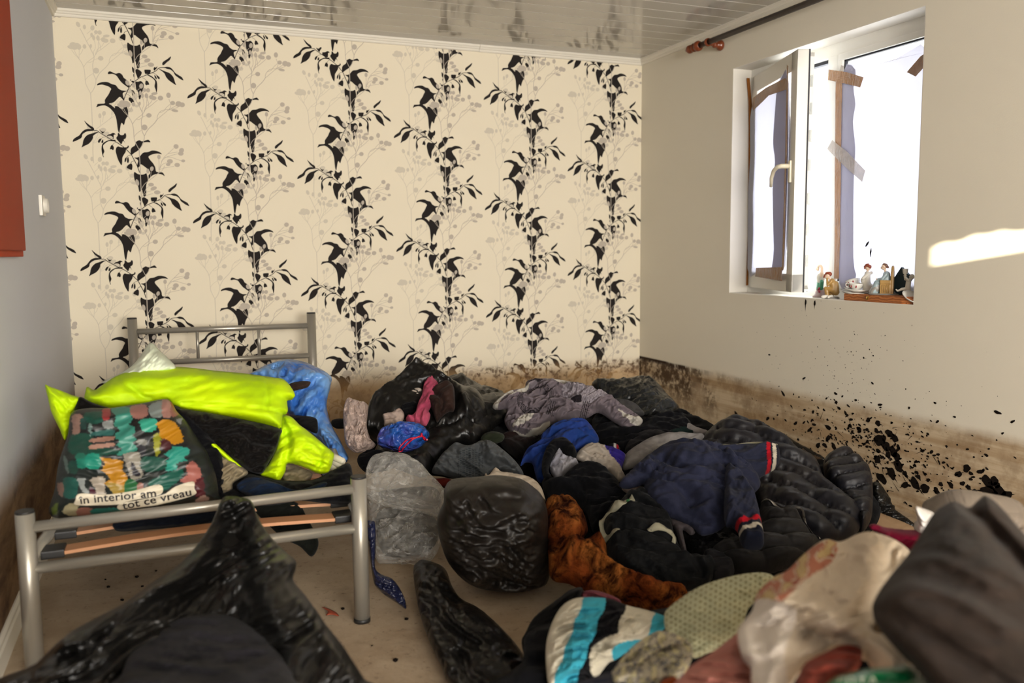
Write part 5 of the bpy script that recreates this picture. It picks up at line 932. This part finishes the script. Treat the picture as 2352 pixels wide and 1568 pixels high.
soft('black_bag', 'long limp black plastic bag trailing over the floor in front of the bin bag', 'bag', [(949,1312),(960,1290),(975,1285),(1020,1303),(1038,1345),(1060,1375),(1100,1396),(1150,1440),(1200,1500),(1232,1580),(1130,1600),(1040,1580),(1010,1520),(985,1470),(962,1400)], Zf(.02), Zf(.06), M_black_bag, T=.07, fold=.024, fl=.06, ang=-60, asp=.3, seed=82)
soft('blue_black_bag', 'narrow glossy navy plastic wrapper hanging beside the bed leg and trailing on the floor', 'wrapper', C5([(1800,322),(1825,312),(1843,325),(1846,440),(1842,540),(1875,575),(1925,595),(1962,640),(1990,700),(1994,745),(1950,715),(1895,680),(1850,640),(1833,600),(1815,480)]), Zf(.01), ('y', -2.25), plastic('navy_wrap', '171a30', .2, 20, 1.), T=.02, fold=.012, fl=.03, seed=83, k=3)
soft('red_scrap', 'small red scrap of wet paper on the concrete floor', 'scrap', C5([(1580,735),(1610,740),(1650,760),(1665,780),(1630,772),(1600,775),(1610,755)]), Zf(.004), Zf(.008), simple('red_scrap', '8a3a20', .7), T=.004, seed=84, fold=.001)
random.seed(12)
for i_ in range(16):
    u_, v_ = random.choice([(random.uniform(660, 860), random.uniform(1310, 1540)), (random.uniform(880, 960), random.uniform(1400, 1560)), (random.uniform(150, 420), random.uniform(1300, 1420))]); p = at_z(u_, v_, 0)
    bm = bmesh.new(); bmesh.ops.create_icosphere(bm, subdivisions=1, radius=random.uniform(.003, .008), matrix=Matrix.Translation((p[0], p[1], .003)) @ Matrix.Diagonal((1, 1.3, .6, 1)))
    for v__ in bm.verts: v__.co += Vector((random.uniform(-1, 1), random.uniform(-1, 1), 0))*.0015
    tag(from_bm('mud_crumb', bm, M_mud), 'dark crumb of dried mud on the bare floor', 'crumb', 'mud crumbs on the floor')
# right foreground heap
hsk = dict(fold=.022, fl=.07)
soft('dark_garment', 'black garment bulging left of the striped sweater', 'clothes', C4([(185,600),(200,570),(240,500),(330,430),(400,380),(450,385),(400,520),(300,620),(290,720),(215,720),(190,650)]), Zf(.03), Zf(.20), M_blackcloth, T=.06, seed=90, **hsk)
soft('dark_garment', 'black clothes packed under the right foreground heap', 'clothes', [(1230,1440),(1500,1400),(1800,1350),(2000,1290),(2150,1240),(2420,1240),(2420,1640),(1150,1640),(1200,1520)], D(1.78), D(2.5), M_blackcloth, T=.04, seed=91, R=.1, **hsk)
soft('pink_cloth', 'strip of dusty pink cloth between the fur throw and the striped sweater', 'cloth', C4([(440,400),(500,385),(600,420),(600,450),(470,445)]), Zf(.16), Zf(.2), cloth('dusty_pink', '8a4a54', '6a3640'), T=.03, seed=92)
soft('dark_garment', 'black garment under the cream cloth in the right foreground', 'clothes', [(1750,1420),(1850,1330),(2000,1290),(2120,1260),(2400,1260),(2420,1620),(1760,1620)], D(1.32), D(1.95), M_blackcloth, T=.04, seed=191, R=.1, **hsk)
def stripes(u, v):
    xs = np.interp(v, [1371, 1460, 1568], [0, -32, -72]); t = u-xs+2.5*np.sin(v/9)
    c = np.tile(np.array(lin('e2dac4')), (len(u), 1)); dk = lin('121116'); tq = lin('45b4cc')
    c[(t > 1343) & (t < 1395)] = tq; c[(t > 1395) & (t < 1443)] = dk; c[t < 1283] = dk; c[(t > 1515) & (v < 1475)] = tq
    c[pmask(u, v, C4([(480,650),(530,600),(600,575),(720,585),(680,690),(560,750),(490,750)]))] = lin('e2dac4')
    c[pmask(u, v, C4([(570,650),(600,615),(680,600),(770,610),(700,665),(600,700)]))] = tq
    return c
soft('striped_sweater', 'striped sweater in cream, turquoise and black at the bottom centre', 'sweater', C4([(345,470),(390,430),(450,415),(560,420),(640,450),(720,470),(805,500),(805,545),(760,580),(700,610),(600,680),(560,700),(520,750),(480,800),(400,830),(310,810),(290,720),(290,620),(310,540)]), Zf(.12), Zf(.27), M_paint, T=.07, R=.09, seed=93, fold=.020, fl=.035, ang=12, asp=.25, step=2.4, paint=stripes)
def lace(u, v):
    c = np.tile(np.array(lin('cac9a6')), (len(u), 1)); a = (u*.8+v*.45)/11.; b = (-u*.45+v*.9)/12.
    m = (np.mod(a+np.floor(b)*.5, 1) < .42) & (np.mod(b, 1) < .45); c[m] = lin('94926c'); return c
soft('green_knit', 'pale green openwork knitted garment above the printed scarf', 'clothes', C4([(800,490),(830,450),(870,420),(930,380),(1000,350),(1110,320),(1220,308),(1275,330),(1250,370),(1190,430),(1160,470),(1130,560),(1080,612),(1000,640),(930,662),(860,620),(810,570)]), D(1.72), D(2.0), M_paint, T=.07, R=.08, seed=94, fold=.016, fl=.08, ang=-30, step=2.2, paint=lace)
def scarf(u, v):
    c = np.tile(np.array(lin('c9bfa8')), (len(u), 1)); n = perlin(u/16, v/16, 21)+.5*perlin(u/7, v/7, 22); c[n > .18] = lin('e0d4a8'); c[(np.abs(n) < .07)] = lin('4c5468'); n2 = perlin((u+v)/9, (u-v)/30, 25); c[n2 > .45] = lin('77747a'); return c
soft('printed_scarf', 'crumpled beige scarf with blue grey scroll print at the bottom edge', 'scarf', C4([(540,830),(560,760),(600,700),(650,640),(700,600),(760,565),(800,560),(850,575),(905,605),(922,660),(900,720),(870,770),(840,840)]), D(1.45), D(1.75), M_paint, T=.06, seed=95, fold=.028, fl=.04, ang=45, asp=.3, step=2.4, paint=scarf)
soft('beige_garment', 'olive beige crumpled cloth below the black garment at the bottom edge', 'clothes', C4([(100,785),(140,750),(180,700),(230,690),(290,720),(320,770),(330,830),(90,830)]), Zf(.02), Zf(.07), cloth('olive_beige', '7a6f55', '5a503c'), T=.04, seed=96, fold=.016)
soft('orange_cloth', 'scrap of orange cloth at the bottom edge between scarf and pink cloth', 'cloth', C4([(775,800),(800,765),(850,760),(880,830),(780,840)]), D(1.40), D(1.48), cloth('orange', 'b0501a', '8a3c12'), T=.03, seed=97)
soft('blue_garment', 'sliver of dark blue cloth at the bottom edge under the striped sweater', 'clothes', C4([(410,790),(480,765),(560,740),(620,760),(640,830),(410,840)]), D(1.40), D(1.55), cloth('dusk_blue', '2e3040', '22222e'), T=.03, seed=98)
soft('pink_towel', 'salmon pink cloth under the cream floral cloth', 'cloth', C4([(840,830),(880,750),(930,700),(1010,650),(1090,590),(1130,560),(1150,640),(1180,720),(1190,830)]), D(1.28), D(1.58), cloth('salmon', 'd08a7c', 'b87466'), T=.07, seed=99, fold=.022, fl=.06)
def floral(u, v):
    c = np.tile(np.array(lin('dccab2')), (len(u), 1)); n = perlin(u/30, v/30, 31)
    band = pmask(u, v, C4([(1180,470),(1200,390),(1330,290),(1440,200),(1540,170),(1530,260),(1420,340),(1330,430),(1240,470)])); c[band & (n > .0)] = lin('b8745a'); c[band & (n < -.12)] = lin('cfb27e'); c[band & (np.abs(n+.2) < .06)] = lin('a4523c')
    c[pmask(u, v, C4([(1130,560),(1200,430),(1300,430),(1380,480),(1330,640),(1330,800),(1200,800),(1130,640)]))] = lin('e6dacc'); return c
soft('cream_cloth', 'large cream cloth with faded orange flowers heaped in the right foreground', 'cloth', C4([(1115,560),(1150,510),(1180,470),(1200,400),(1270,330),(1330,300),(1390,240),(1450,190),(1500,165),(1560,175),(1640,140),(1700,135),(1800,170),(1868,235),(1820,300),(1760,350),(1705,440),(1740,520),(1800,600),(1900,650),(1965,690),(1900,720),(1750,752),(1690,700),(1650,640),(1540,622),(1480,660),(1420,690),(1370,750),(1320,830),(1190,830),(1170,700),(1130,650)]), D(1.20), D(1.78), M_paint, T=.10, R=.12, seed=100, fold=.032, fl=.09, ang=35, asp=.35, step=3.2, paint=floral,
     ridges=[(C4([(1650,150),(1690,220),(1680,330),(1620,430),(1500,520)]),.03,.04),(C4([(1560,190),(1590,300),(1480,420)]),.025,-.03),(C4([(1350,450),(1450,430),(1600,520),(1760,650)]),.03,.04),(C4([(1360,470),(1400,560),(1520,600)]),.03,-.05),(C4([(1420,250),(1400,340),(1330,420)]),.02,.03),(C4([(1180,520),(1240,600),(1230,740)]),.02,-.03),(C4([(1500,400),(1560,460),(1700,560)]),.014,-.03),(C4([(1720,180),(1780,240),(1740,340)]),.018,-.03)])
soft('red_towel', 'brick red folded cloth tucked under the cream cloth', 'cloth', C4([(1370,830),(1385,740),(1420,690),(1500,650),(1560,622),(1630,625),(1655,650),(1640,700),(1590,740),(1500,770),(1480,830)]), D(1.12), D(1.32), cloth('brick_red', '9a4636', '6e2c22'), T=.05, seed=101, fold=.022, fl=.05, ang=-20, asp=.3)
soft('dark_garment', 'dim beige cloth in the hollow between cream cloth and brown cushion', 'clothes', C4([(1690,560),(1740,520),(1850,580),(1960,660),(2060,720),(2080,800),(1900,790),(1800,700)]), D(1.22), D(1.40), cloth('dim_tan', '80694f', '5c4a36'), T=.04, seed=102, fold=.02)
gb = soft('green_bag', 'bright green plastic bag with pale lettering at the bottom edge', 'bag', C4([(1515,840),(1520,770),(1600,740),(1700,720),(1770,715),(1850,705),(1890,740),(1960,840)]), D(1.08), D(1.20), plastic('green_bag', '094a2a', .35, 12, .6), T=.04, seed=103, fold=.010)
def inkstrip(bm, pts, w):
    P = np.array(strip(C4(pts), w)); n = len(P)//2; A = gb.surf(P[:, 0], P[:, 1], .003); va = [bm.verts.new(p) for p in A]
    for i in range(n-1): bm.faces.new((va[i], va[i+1], va[2*n-2-i], va[2*n-1-i]))
part('lettering', simple('pale_ink', 'c8cdb8', .5), gb.obj, lambda bm: [inkstrip(bm, p, 3.2) for p in ([(1560,785),(1562,765),(1585,762)], [(1600,790),(1598,762),(1622,762),(1624,790)], [(1645,765),(1670,762)], [(1657,763),(1657,790)], [(1690,790),(1700,760),(1715,790)], [(1895,725),(1890,790),(1920,785)])])
soft('blue_white_cloth', 'blue and white cloth under the edge of the brown cushion', 'cloth', C4([(2060,840),(2050,760),(2080,720),(2140,740),(2200,790),(2220,840)]), D(1.05), D(1.14), cloth('denim_grey', '4c566c', '8a8a8c'), T=.03, seed=104, fold=.016)
bc = soft('brown_cushion', 'large dark brown padded cushion with satiny folds at the right edge', 'cushion', [(2003,1390),(2020,1355),(2045,1320),(2090,1265),(2120,1215),(2150,1172),(2190,1152),(2225,1165),(2245,1150),(2265,1138),(2300,1165),(2352,1225),(2420,1300),(2470,1420),(2470,1640),(2200,1610),(2140,1560),(2100,1520),(2050,1470),(2010,1420)], D(1.0), D(1.55), cloth('brown_satin', '352b25', '28211c', rough=.65), T=.10, R=.14, seed=105, fold=.014, fl=.16, ang=50, asp=.3, step=4,
     ridges=[([(2225,1165),(2290,1230),(2380,1330)],.018,-.06),([(2020,1370),(2100,1350),(2200,1370),(2300,1430)],.02,.025),([(2080,1290),(2170,1290),(2290,1350)],.02,.02),([(2020,1400),(2110,1430),(2220,1500),(2300,1560)],.03,-.03),([(2160,1200),(2210,1270),(2330,1330)],.03,.02)])
# ---------------------------------------------------------------- china on the window sill
def caps(name, mat, parent, items, vox=.0022, sm=4):
    """one soft sculpted mesh from tapered capsules, fused"""
    bm = bmesh.new()
    for it in items:
        p0, r0, p1, r1 = Vector(it[0]), it[1], Vector(it[2]), it[3]
        n = 9; pts = []; rs = []; d = p1-p0; L_ = d.length+1e-6; dn = d/L_ if d.length > 1e-6 else Vector((0, 0, 1))
        for j in range(5): a = math.pi/2*j/4; pts.append(p0-dn*r0*math.cos(a)); rs.append(max(.0003, r0*math.sin(a)))
        for j in range(1, 4): pts.append(p0+d*(j/4)); rs.append(r0+(r1-r0)*j/4)
        for j in range(5): a = math.pi/2*j/4; pts.append(p1+dn*r1*math.sin(a)); rs.append(max(.0003, r1*math.cos(a)))
        tube(bm, pts, rs, 14)
    me = bpy.data.meshes.new(name); bmesh.ops.recalc_face_normals(bm, faces=bm.faces); bm.to_mesh(me); bm.free()
    o = bpy.data.objects.new('tmp', me); col.objects.link(o)
    m = o.modifiers.new('r', 'REMESH'); m.mode = 'VOXEL'; m.voxel_size = vox; m.use_smooth_shade = True
    s_ = o.modifiers.new('s', 'SMOOTH'); s_.iterations = sm; s_.factor = .5
    dg = bpy.context.evaluated_depsgraph_get(); dg.update(); me2 = bpy.data.meshes.new_from_object(o.evaluated_get(dg)); bpy.data.objects.remove(o)
    return link(name, me2, mat, parent, True)
SILL = WZ2+.004
M_box = MT('pine_box'); k = M_box; w = k.n('ShaderNodeTexWave', wave_type='BANDS', bands_direction='Z'); w.inputs['Scale'].default_value = 26; w.inputs['Distortion'].default_value = 7; w.inputs['Detail'].default_value = 3; w.inputs['Detail Scale'].default_value = .8
k.l(k.co(), w.inputs[0]); k.base(k.mix(w.outputs[0], lin('b8723c'), lin('8a4a20'))); k.rough(.4); M_box = k.m
M_china = simple('white_china', 'd9d6cc', .18); M_bisque = simple('bisque', 'bfb9ac', .5); M_blue = simple('grey_blue_glaze', '8fa0a4', .3); M_skin = simple('china_skin', 'd8bda4', .35); M_gold = simple('brass', '9a7a3c', .3, .8)
M_hairr = simple('auburn_glaze', '8a3a1a', .35, var=.5, vs=60); M_tan = simple('tan_glaze', 'b08a4c', .35, var=.5, vs=40); M_greyd = simple('grey_glaze', '8c8880', .35, var=.3, vs=40); M_flower = simple('red_glaze', '9a2432', .4)
# geometry helper: a point on the sill seen at photo pixel (u, v) in the vertical plane x
def sx(u, x): return at_x(u, 640, x)[1]
HB = .030; bx0, bx1 = XR-.002, XR+.11
yA, yB = sx(1940, XR), sx(2087, XR)
wb = thing('wooden_box', 'flat varnished wooden box with brass catch on the window sill under the figurines', 'box', (XR+.05, (yA+yB)/2, SILL))
def wbf(bm):
    v = [(bx0, yA), (bx0, yB+.03), (bx0+.03, yB-.035), (bx1, yB-.035), (bx1, yA)]
    vb = [bm.verts.new((x, y, SILL)) for x, y in v]; vt = [bm.verts.new((x, y, SILL+HB)) for x, y in v]; n = len(v)
    bm.faces.new(vb); bm.faces.new(vt)
    for i in range(n): bm.faces.new((vb[i], vb[(i+1) % n], vt[(i+1) % n], vt[i]))
    bmesh.ops.recalc_face_normals(bm, faces=bm.faces); bmesh.ops.bevel(bm, geom=bm.edges[:], offset=.002, segments=2, affect='EDGES')
part('body', M_box, wb, wbf)
yc = sx(1996, XR)
part('catch', M_gold, wb, lambda bm: (box(bm, (bx0-.003, yc-.005, SILL+.012), (bx0, yc+.005, SILL+.026), 0, .001), tube(bm, [(bx0-.003, yc, SILL+.024), (bx0-.008, yc, SILL+.018), (bx0-.006, yc, SILL+.008)], .0035, 8)))
T0 = SILL+HB
# saucers and cups
def saucer(label, c, r, tilt=0, ax='Y', grp=None):
    bm = bmesh.new(); M = Matrix.Rotation(tilt, 3, ax)
    lathe(bm, [(0, 0), (r*.45, 0), (r*.5, .003), (r*.8, .008), (r, .016), (r*1.0, .018), (r*.8, .011), (r*.5, .006), (0, .005)], c, 32, M); return tag(from_bm('saucer', bm, M_china), label, 'saucer', grp)
def cup(label, c, r, h, tilt=0, ax='X', handle=math.pi/2):
    t = thing('tea_cup', label, 'cup', c); M = Matrix.Rotation(tilt, 3, ax)
    part('bowl', M_china, t, lambda bm: lathe(bm, [(0, .001), (r*.45, 0), (r*.5, .004), (r*.8, h*.35), (r*.95, h*.75), (r, h), (r*.96, h), (r*.9, h*.74), (r*.74, h*.36), (r*.4, .007), (0, .006)], c, 30, M))
    hp = [Vector((math.cos(handle)*q, math.sin(handle)*q, z)) for q, z in ((r*.93, h*.8), (r*1.3, h*.92), (r*1.45, h*.65), (r*1.2, h*.35), (r*.82, h*.35))]
    part('cup_handle', M_china, t, lambda bm: tube(bm, [Vector(c)+M @ p for p in [Vector(q) for q in smooth_poly([tuple(x) for x in hp], False, 4)]], .0022, 8))
    def fl(bm):
        for a0 in (math.pi*1.0, math.pi*.78, math.pi*1.25):
            for q in range(5):
                a = a0+.05*math.cos(q*1.26); z = h*.55+.004*math.sin(q*1.26); p = Vector((math.cos(a)*r*.93, math.sin(a)*r*.93, z)); bmesh.ops.create_icosphere(bm, subdivisions=1, radius=.0022, matrix=Matrix.Translation(Vector(c)+M @ p))
    part('flower_print', M_flower, t, fl); return t
ys = sx(1960, XR+.02)
saucer('larger white saucer under the tea cups, tilted against the wooden box', (XR+.045, ys+.012, SILL+.022), .062, .12, 'X', 'white saucers on the window sill'); saucer('smaller saucer stacked on the larger one beneath the cups', (XR+.045, ys, SILL+.034), .056, .10, 'X', 'white saucers on the window sill')
cup('white tea cup with small red flowers nearest the room, on the stacked saucers', (XR+.032, sx(1966, XR+.03), SILL+.045), .030, .030, .08, 'X', 2.3)
cup('tilted tea cup leaning behind the nearer cup', (XR+.062, sx(1962, XR+.06), SILL+.058), .031, .030, -.35, 'X', 1.5)
saucer('white saucer leaning at the right end of the window sill', (XR+.03, sx(2100, XR+.03)+.008, SILL+.016), .046, .55, 'X', 'white saucers on the window sill')
cup('pale grey cup resting on the leaning saucer beside the right reveal', (XR+.04, sx(2116, XR+.04), SILL+.014), .024, .034, .2, 'X', -1.6)
# standing dark slab behind
yd = sx(2068, XR+.09)
bm = bmesh.new(); Mx = Matrix.Translation((XR+.095, yd, T0+.055)) @ Matrix.Rotation(math.radians(38), 4, 'X'); box(bm, (-.006, -.036, -.050), (.006, .036, .050), 0, .002, Mx)
tag(from_bm('dark_box', bm, simple('petrol_card', '1f3640', .5)), 'dark petrol blue flat box standing on its corner behind the armchair figurine', 'box')
# seated woman in armchair, facing left (towards +y) -- local frame: f = forward (+y), s = to the room (-x)
def frame(o, sc_=1.): return lambda f, s_, z: (o[0]-s_*sc_, o[1]+f*sc_, o[2]+z*sc_)
ya = sx(2030, XR+.05); fr = frame((XR+.05, ya, T0), 1.0)
lady = thing('lady_figurine', 'porcelain figurine of a grey robed woman sitting in a carved tan armchair', 'figurine', fr(0, 0, 0))
part('armchair', M_tan, lady, lambda bm: (box(bm, fr(-.030, -.026, .004), fr(.012, .026, .046), 0, .003), box(bm, fr(-.040, -.026, .004), fr(-.028, .026, .10), 0, .004), box(bm, fr(-.030, .020, .046), fr(.012, .028, .062), 0, .003), box(bm, fr(-.030, -.028, .046), fr(.012, -.020, .062), 0, .003),
     lathe(bm, [(0, -.005), (.022, -.005), (.026, 0), (.022, .005), (0, .005)], fr(-.034, 0, .098), 24, Matrix.Rotation(math.pi/2, 3, 'X')), [tube(bm, [fr(q, .0285, .010), fr(q, .0285, .042)], .0018, 8) for q in (-.022, -.014, -.006, .002)]))
part('base', M_greyd, lady, lambda bm: lathe(bm, [(0, 0), (.052, 0), (.055, .003), (.050, .006), (0, .006)], fr(.0, 0, 0), 28, None, 0, .62, 1.1))
caps('robe', M_blue, lady, [(fr(-.012, 0, .052), .018, fr(-.010, 0, .085), .015), (fr(-.010, .008, .052), .013, fr(.026, .006, .050), .012), (fr(-.010, -.008, .052), .013, fr(.026, -.006, .050), .012), (fr(.026, .006, .05), .012, fr(.036, .006, .012), .014), (fr(.026, -.006, .05), .012, fr(.034, -.006, .012), .014), (fr(.018, 0, .03), .014, fr(.03, 0, .012), .016), (fr(-.010, .014, .088), .008, fr(.004, .018, .066), .0075), (fr(.004, .018, .066), .007, fr(.022, .008, .064), .005), (fr(-.010, -.014, .088), .008, fr(.006, -.016, .066), .0075), (fr(.006, -.016, .066), .007, fr(.022, -.006, .066), .005)])
caps('skirt', M_greyd, lady, [(fr(.020, 0, .045), .016, fr(.038, 0, .010), .019), (fr(.0, 0, .045), .014, fr(.03, 0, .02), .018), (fr(.03, .01, .03), .01, fr(.045, .012, .008), .008)])
caps('head', M_skin, lady, [(fr(-.004, 0, .100), .005, fr(-.002, 0, .108), .005), (fr(.001, 0, .118), .0115, fr(.004, 0, .114), .009), (fr(.013, 0, .114), .0018, fr(.0125, 0, .112), .002), (fr(.022, .007, .064), .004, fr(.028, .002, .066), .0035)], .0012, 2)
caps('hair', simple('brown_glaze', '6b4a3a', .4), lady, [(fr(-.004, 0, .122), .0105, fr(.000, 0, .125), .0085), (fr(-.013, 0, .117), .0055, fr(-.014, 0, .116), .005)], .0014, 2)
part('face_details', M_cap, lady, lambda bm: [bmesh.ops.create_icosphere(bm, subdivisions=1, radius=.0011, matrix=Matrix.Translation(fr(.0105, s_, .117))) for s_ in (.006, -.006)])
# standing red haired figurine
yk = sx(1992, XR+.06); fk = frame((XR+.06, yk, T0), 1.0)
kid = thing('girl_figurine', 'pale porcelain girl figurine with curly red hair standing behind the cups', 'figurine', fk(0, 0, 0))
caps('gown', M_bisque, kid, [(fk(0, 0, .012), .019, fk(0, 0, .05), .015), (fk(0, 0, .05), .014, fk(.0, 0, .085), .013), (fk(0, .012, .083), .008, fk(.016, .020, .066), .007), (fk(.016, .02, .066), .006, fk(.020, .012, .054), .0055), (fk(0, -.012, .083), .008, fk(-.014, -.016, .09), .007), (fk(.0, .0, .035), .018, fk(.02, 0, .058), .008), (fk(-.01, 0, .03), .016, fk(-.012, 0, .008), .016)])
caps('head', M_skin, kid, [(fk(0, 0, .095), .005, fk(0, 0, .10), .005), (fk(0, 0, .112), .0115, fk(-.002, 0, .110), .0105), (fk(-.013, 0, .109), .0018, fk(-.0125, 0, .108), .002)], .0013, 2)
random.seed(3)
def curls(bm):
    for _ in range(46):
        a = random.uniform(0, 6.28); b = random.uniform(-.5, 1.5); r_ = .0122
        bmesh.ops.create_icosphere(bm, subdivisions=2, radius=random.uniform(.003, .0045), matrix=Matrix.Translation(Vector(fk(0, 0, .115))+Vector((math.cos(a)*math.cos(b), math.sin(a)*math.cos(b), math.sin(b)))*r_))
part('hair', M_hairr, kid, curls, True)
part('base', M_greyd, kid, lambda bm: lathe(bm, [(0, 0), (.022, 0), (.024, .004), (.018, .008), (0, .008)], fk(0, 0, 0), 20))
# cherub with candle cup
yh = sx(2084, XR+.045); fh = frame((XR+.05, yh, SILL), 1.0)
ch = thing('cherub_candlestick', 'small white cherub figurine holding up a candle cup beside the right reveal', 'figurine', fh(0, 0, 0))
caps('body', M_bisque, ch, [(fh(0, 0, .066), .0105, fh(-.002, 0, .09), .010), (fh(-.002, 0, .062), .0085, fh(-.010, 0, .03), .006), (fh(-.010, 0, .03), .006, fh(.000, 0, .012), .005), (fh(0, 0, .06), .008, fh(.022, 0, .058), .006), (fh(.022, 0, .058), .0055, fh(.038, 0, .050), .0038), (fh(.038, 0, .050), .0035, fh(.044, 0, .056), .003),
     (fh(-.002, .008, .094), .0055, fh(.010, .006, .105), .0045), (fh(.010, .006, .105), .0045, fh(.012, .002, .118), .0035), (fh(-.002, -.008, .094), .0055, fh(.012, -.004, .098), .0045), (fh(.012, -.004, .098), .0045, fh(.014, 0, .112), .0035), (fh(-.013, 0, .110), .0105, fh(-.014, 0, .108), .0095), (fh(-.006, 0, .098), .005, fh(-.010, 0, .102), .005), (fh(-.0245, 0, .108), .0018, fh(-.024, 0, .107), .0018)], .0015, 2)
part('candle_cup', M_bisque, ch, lambda bm: (lathe(bm, [(0, 0), (.007, 0), (.004, .006), (.0085, .010), (.010, .018), (.0105, .027), (.012, .029), (.009, .029), (.008, .02), (0, .014)], fh(.012, 0, .112), 20)))
part('base', M_bisque, ch, lambda bm: lathe(bm, [(0, 0), (.021, 0), (.022, .005), (.015, .008), (.010, .02), (.007, .05), (0, .052)], fh(0, 0, 0), 20))
part('hair_tuft', M_cap, ch, lambda bm: bmesh.ops.create_icosphere(bm, subdivisions=1, radius=.0035, matrix=Matrix.Translation(fh(-.004, .004, .116))))
# boy with auburn hair sitting, bowing his head
yb_ = sx(1903, XR+.02); fb = frame((XR+.035, yb_, SILL), 1.0)
boy = thing('boy_figurine', 'seated tan glazed boy figurine with auburn hair and bowed head', 'figurine', fb(0, 0, 0))
caps('clothes', M_tan, boy, [(fb(-.012, 0, .040), .018, fb(-.004, 0, .078), .014), (fb(-.008, .008, .040), .012, fb(.020, .010, .046), .010), (fb(.02, .010, .046), .010, fb(.012, .012, .016), .009), (fb(-.008, -.008, .040), .012, fb(.016, -.012, .046), .010), (fb(.016, -.012, .046), .010, fb(-.004, -.012, .016), .009), (fb(-.004, .014, .080), .007, fb(.012, .018, .062), .006), (fb(-.006, -.014, .080), .008, fb(-.022, -.014, .05), .009), (fb(-.022, 0, .03), .016, fb(-.022, 0, .07), .010), (fb(.012, .018, .062), .006, fb(.016, .01, .092), .005)])
caps('head', M_skin, boy, [(fb(.004, .002, .088), .005, fb(.006, .002, .092), .005), (fb(.014, .004, .104), .0115, fb(.018, .004, .098), .010), (fb(.027, .005, .097), .002, fb(.026, .005, .095), .0018)], .0013, 2)
caps('hair', M_hairr, boy, [(fb(.008, .002, .111), .0115, fb(.018, .004, .113), .009), (fb(.026, .004, .107), .005, fb(.030, .004, .098), .0045)], .0015, 1)
caps('shoes', M_china, boy, [(fb(.014, .018, .010), .009, fb(.030, .024, .008), .0075), (fb(-.006, .016, .010), .009, fb(.004, .028, .008), .0075)], .0018, 2)
part('base', M_greyd, boy, lambda bm: lathe(bm, [(0, 0), (.034, 0), (.036, .004), (.030, .009), (0, .009)], fb(-.004, 0, 0), 20))
# swan vase
yv = sx(1879, XR+.05); fv = frame((XR+.065, yv, SILL), 1.0)
sw_ = thing('swan_vase', 'green and white china vase shaped like a curved neck swan beside the open sash', 'vase', fv(0, 0, 0))
caps('body', M_bisque, sw_, [(fv(0, 0, .055), .014, fv(0, 0, .095), .020), (fv(-.012, 0, .09), .010, fv(-.022, 0, .105), .005), (fv(.014, 0, .085), .009, fv(.018, 0, .10), .004)])
part('neck', M_skin, sw_, lambda bm: tube(bm, smooth_poly([fv(-.010, .006, .095), fv(-.013, .006, .115), fv(-.012, .006, .135), fv(-.003, .006, .148), fv(.009, .006, .145), fv(.014, .006, .134), fv(.013, .006, .122)], False, 4), [.0085]*5+[.0065]*8+[.006]*6+[.0075]*4+[.004]*2, 12))
caps('leaves', simple('green_glaze', '3f8a6a', .3, var=.5, vs=60), sw_, [(fv(-.006, .004, .035), .012, fv(-.014, .006, .075), .009), (fv(.006, .004, .035), .012, fv(.008, .006, .07), .009), (fv(0, .01, .035), .010, fv(0, .012, .066), .006)])
part('foot', simple('pink_grey_glaze', '9c8580', .35, var=.3, vs=40), sw_, lambda bm: lathe(bm, [(0, 0), (.034, 0), (.034, .006), (.026, .014), (.020, .03), (.016, .045), (0, .046)], fv(0, 0, 0), 24))
part('flowers', M_flower, sw_, lambda bm: [bmesh.ops.create_icosphere(bm, subdivisions=2, radius=r_, matrix=Matrix.Translation(fv(f_, .016, z_))) for f_, z_, r_ in ((-.010, .042, .006), (-.012, .028, .006), (.008, .024, .005), (-.004, .036, .005))], True)
# crumpled dirty marks stuck on the paper above the figurines
bm = bmesh.new()
for (u0, v0, u1, v1, w_) in ((1988, 566, 1996, 554, .006), (1999, 585, 2001, 570, .005), (2000, 590, 1998, 578, .003)):
    a = at_x(u0, v0, FX-.02); b = at_x(u1, v1, FX-.02); tube(bm, [a, (a+b)/2, b], [w_*.5, w_, w_*.3], 8)
bmesh.ops.scale(bm, vec=(.2, 1, 1), space=Matrix.Translation((-(FX-.02), 0, 0)), verts=bm.verts)
tag(from_bm('mud_splash', bm, M_mud), 'dark mud flecks stuck on the white window paper above the girl figurine', 'mud splash')

for o_ in (lady, kid, ch, boy): o_.rotation_euler.z = math.radians(40)
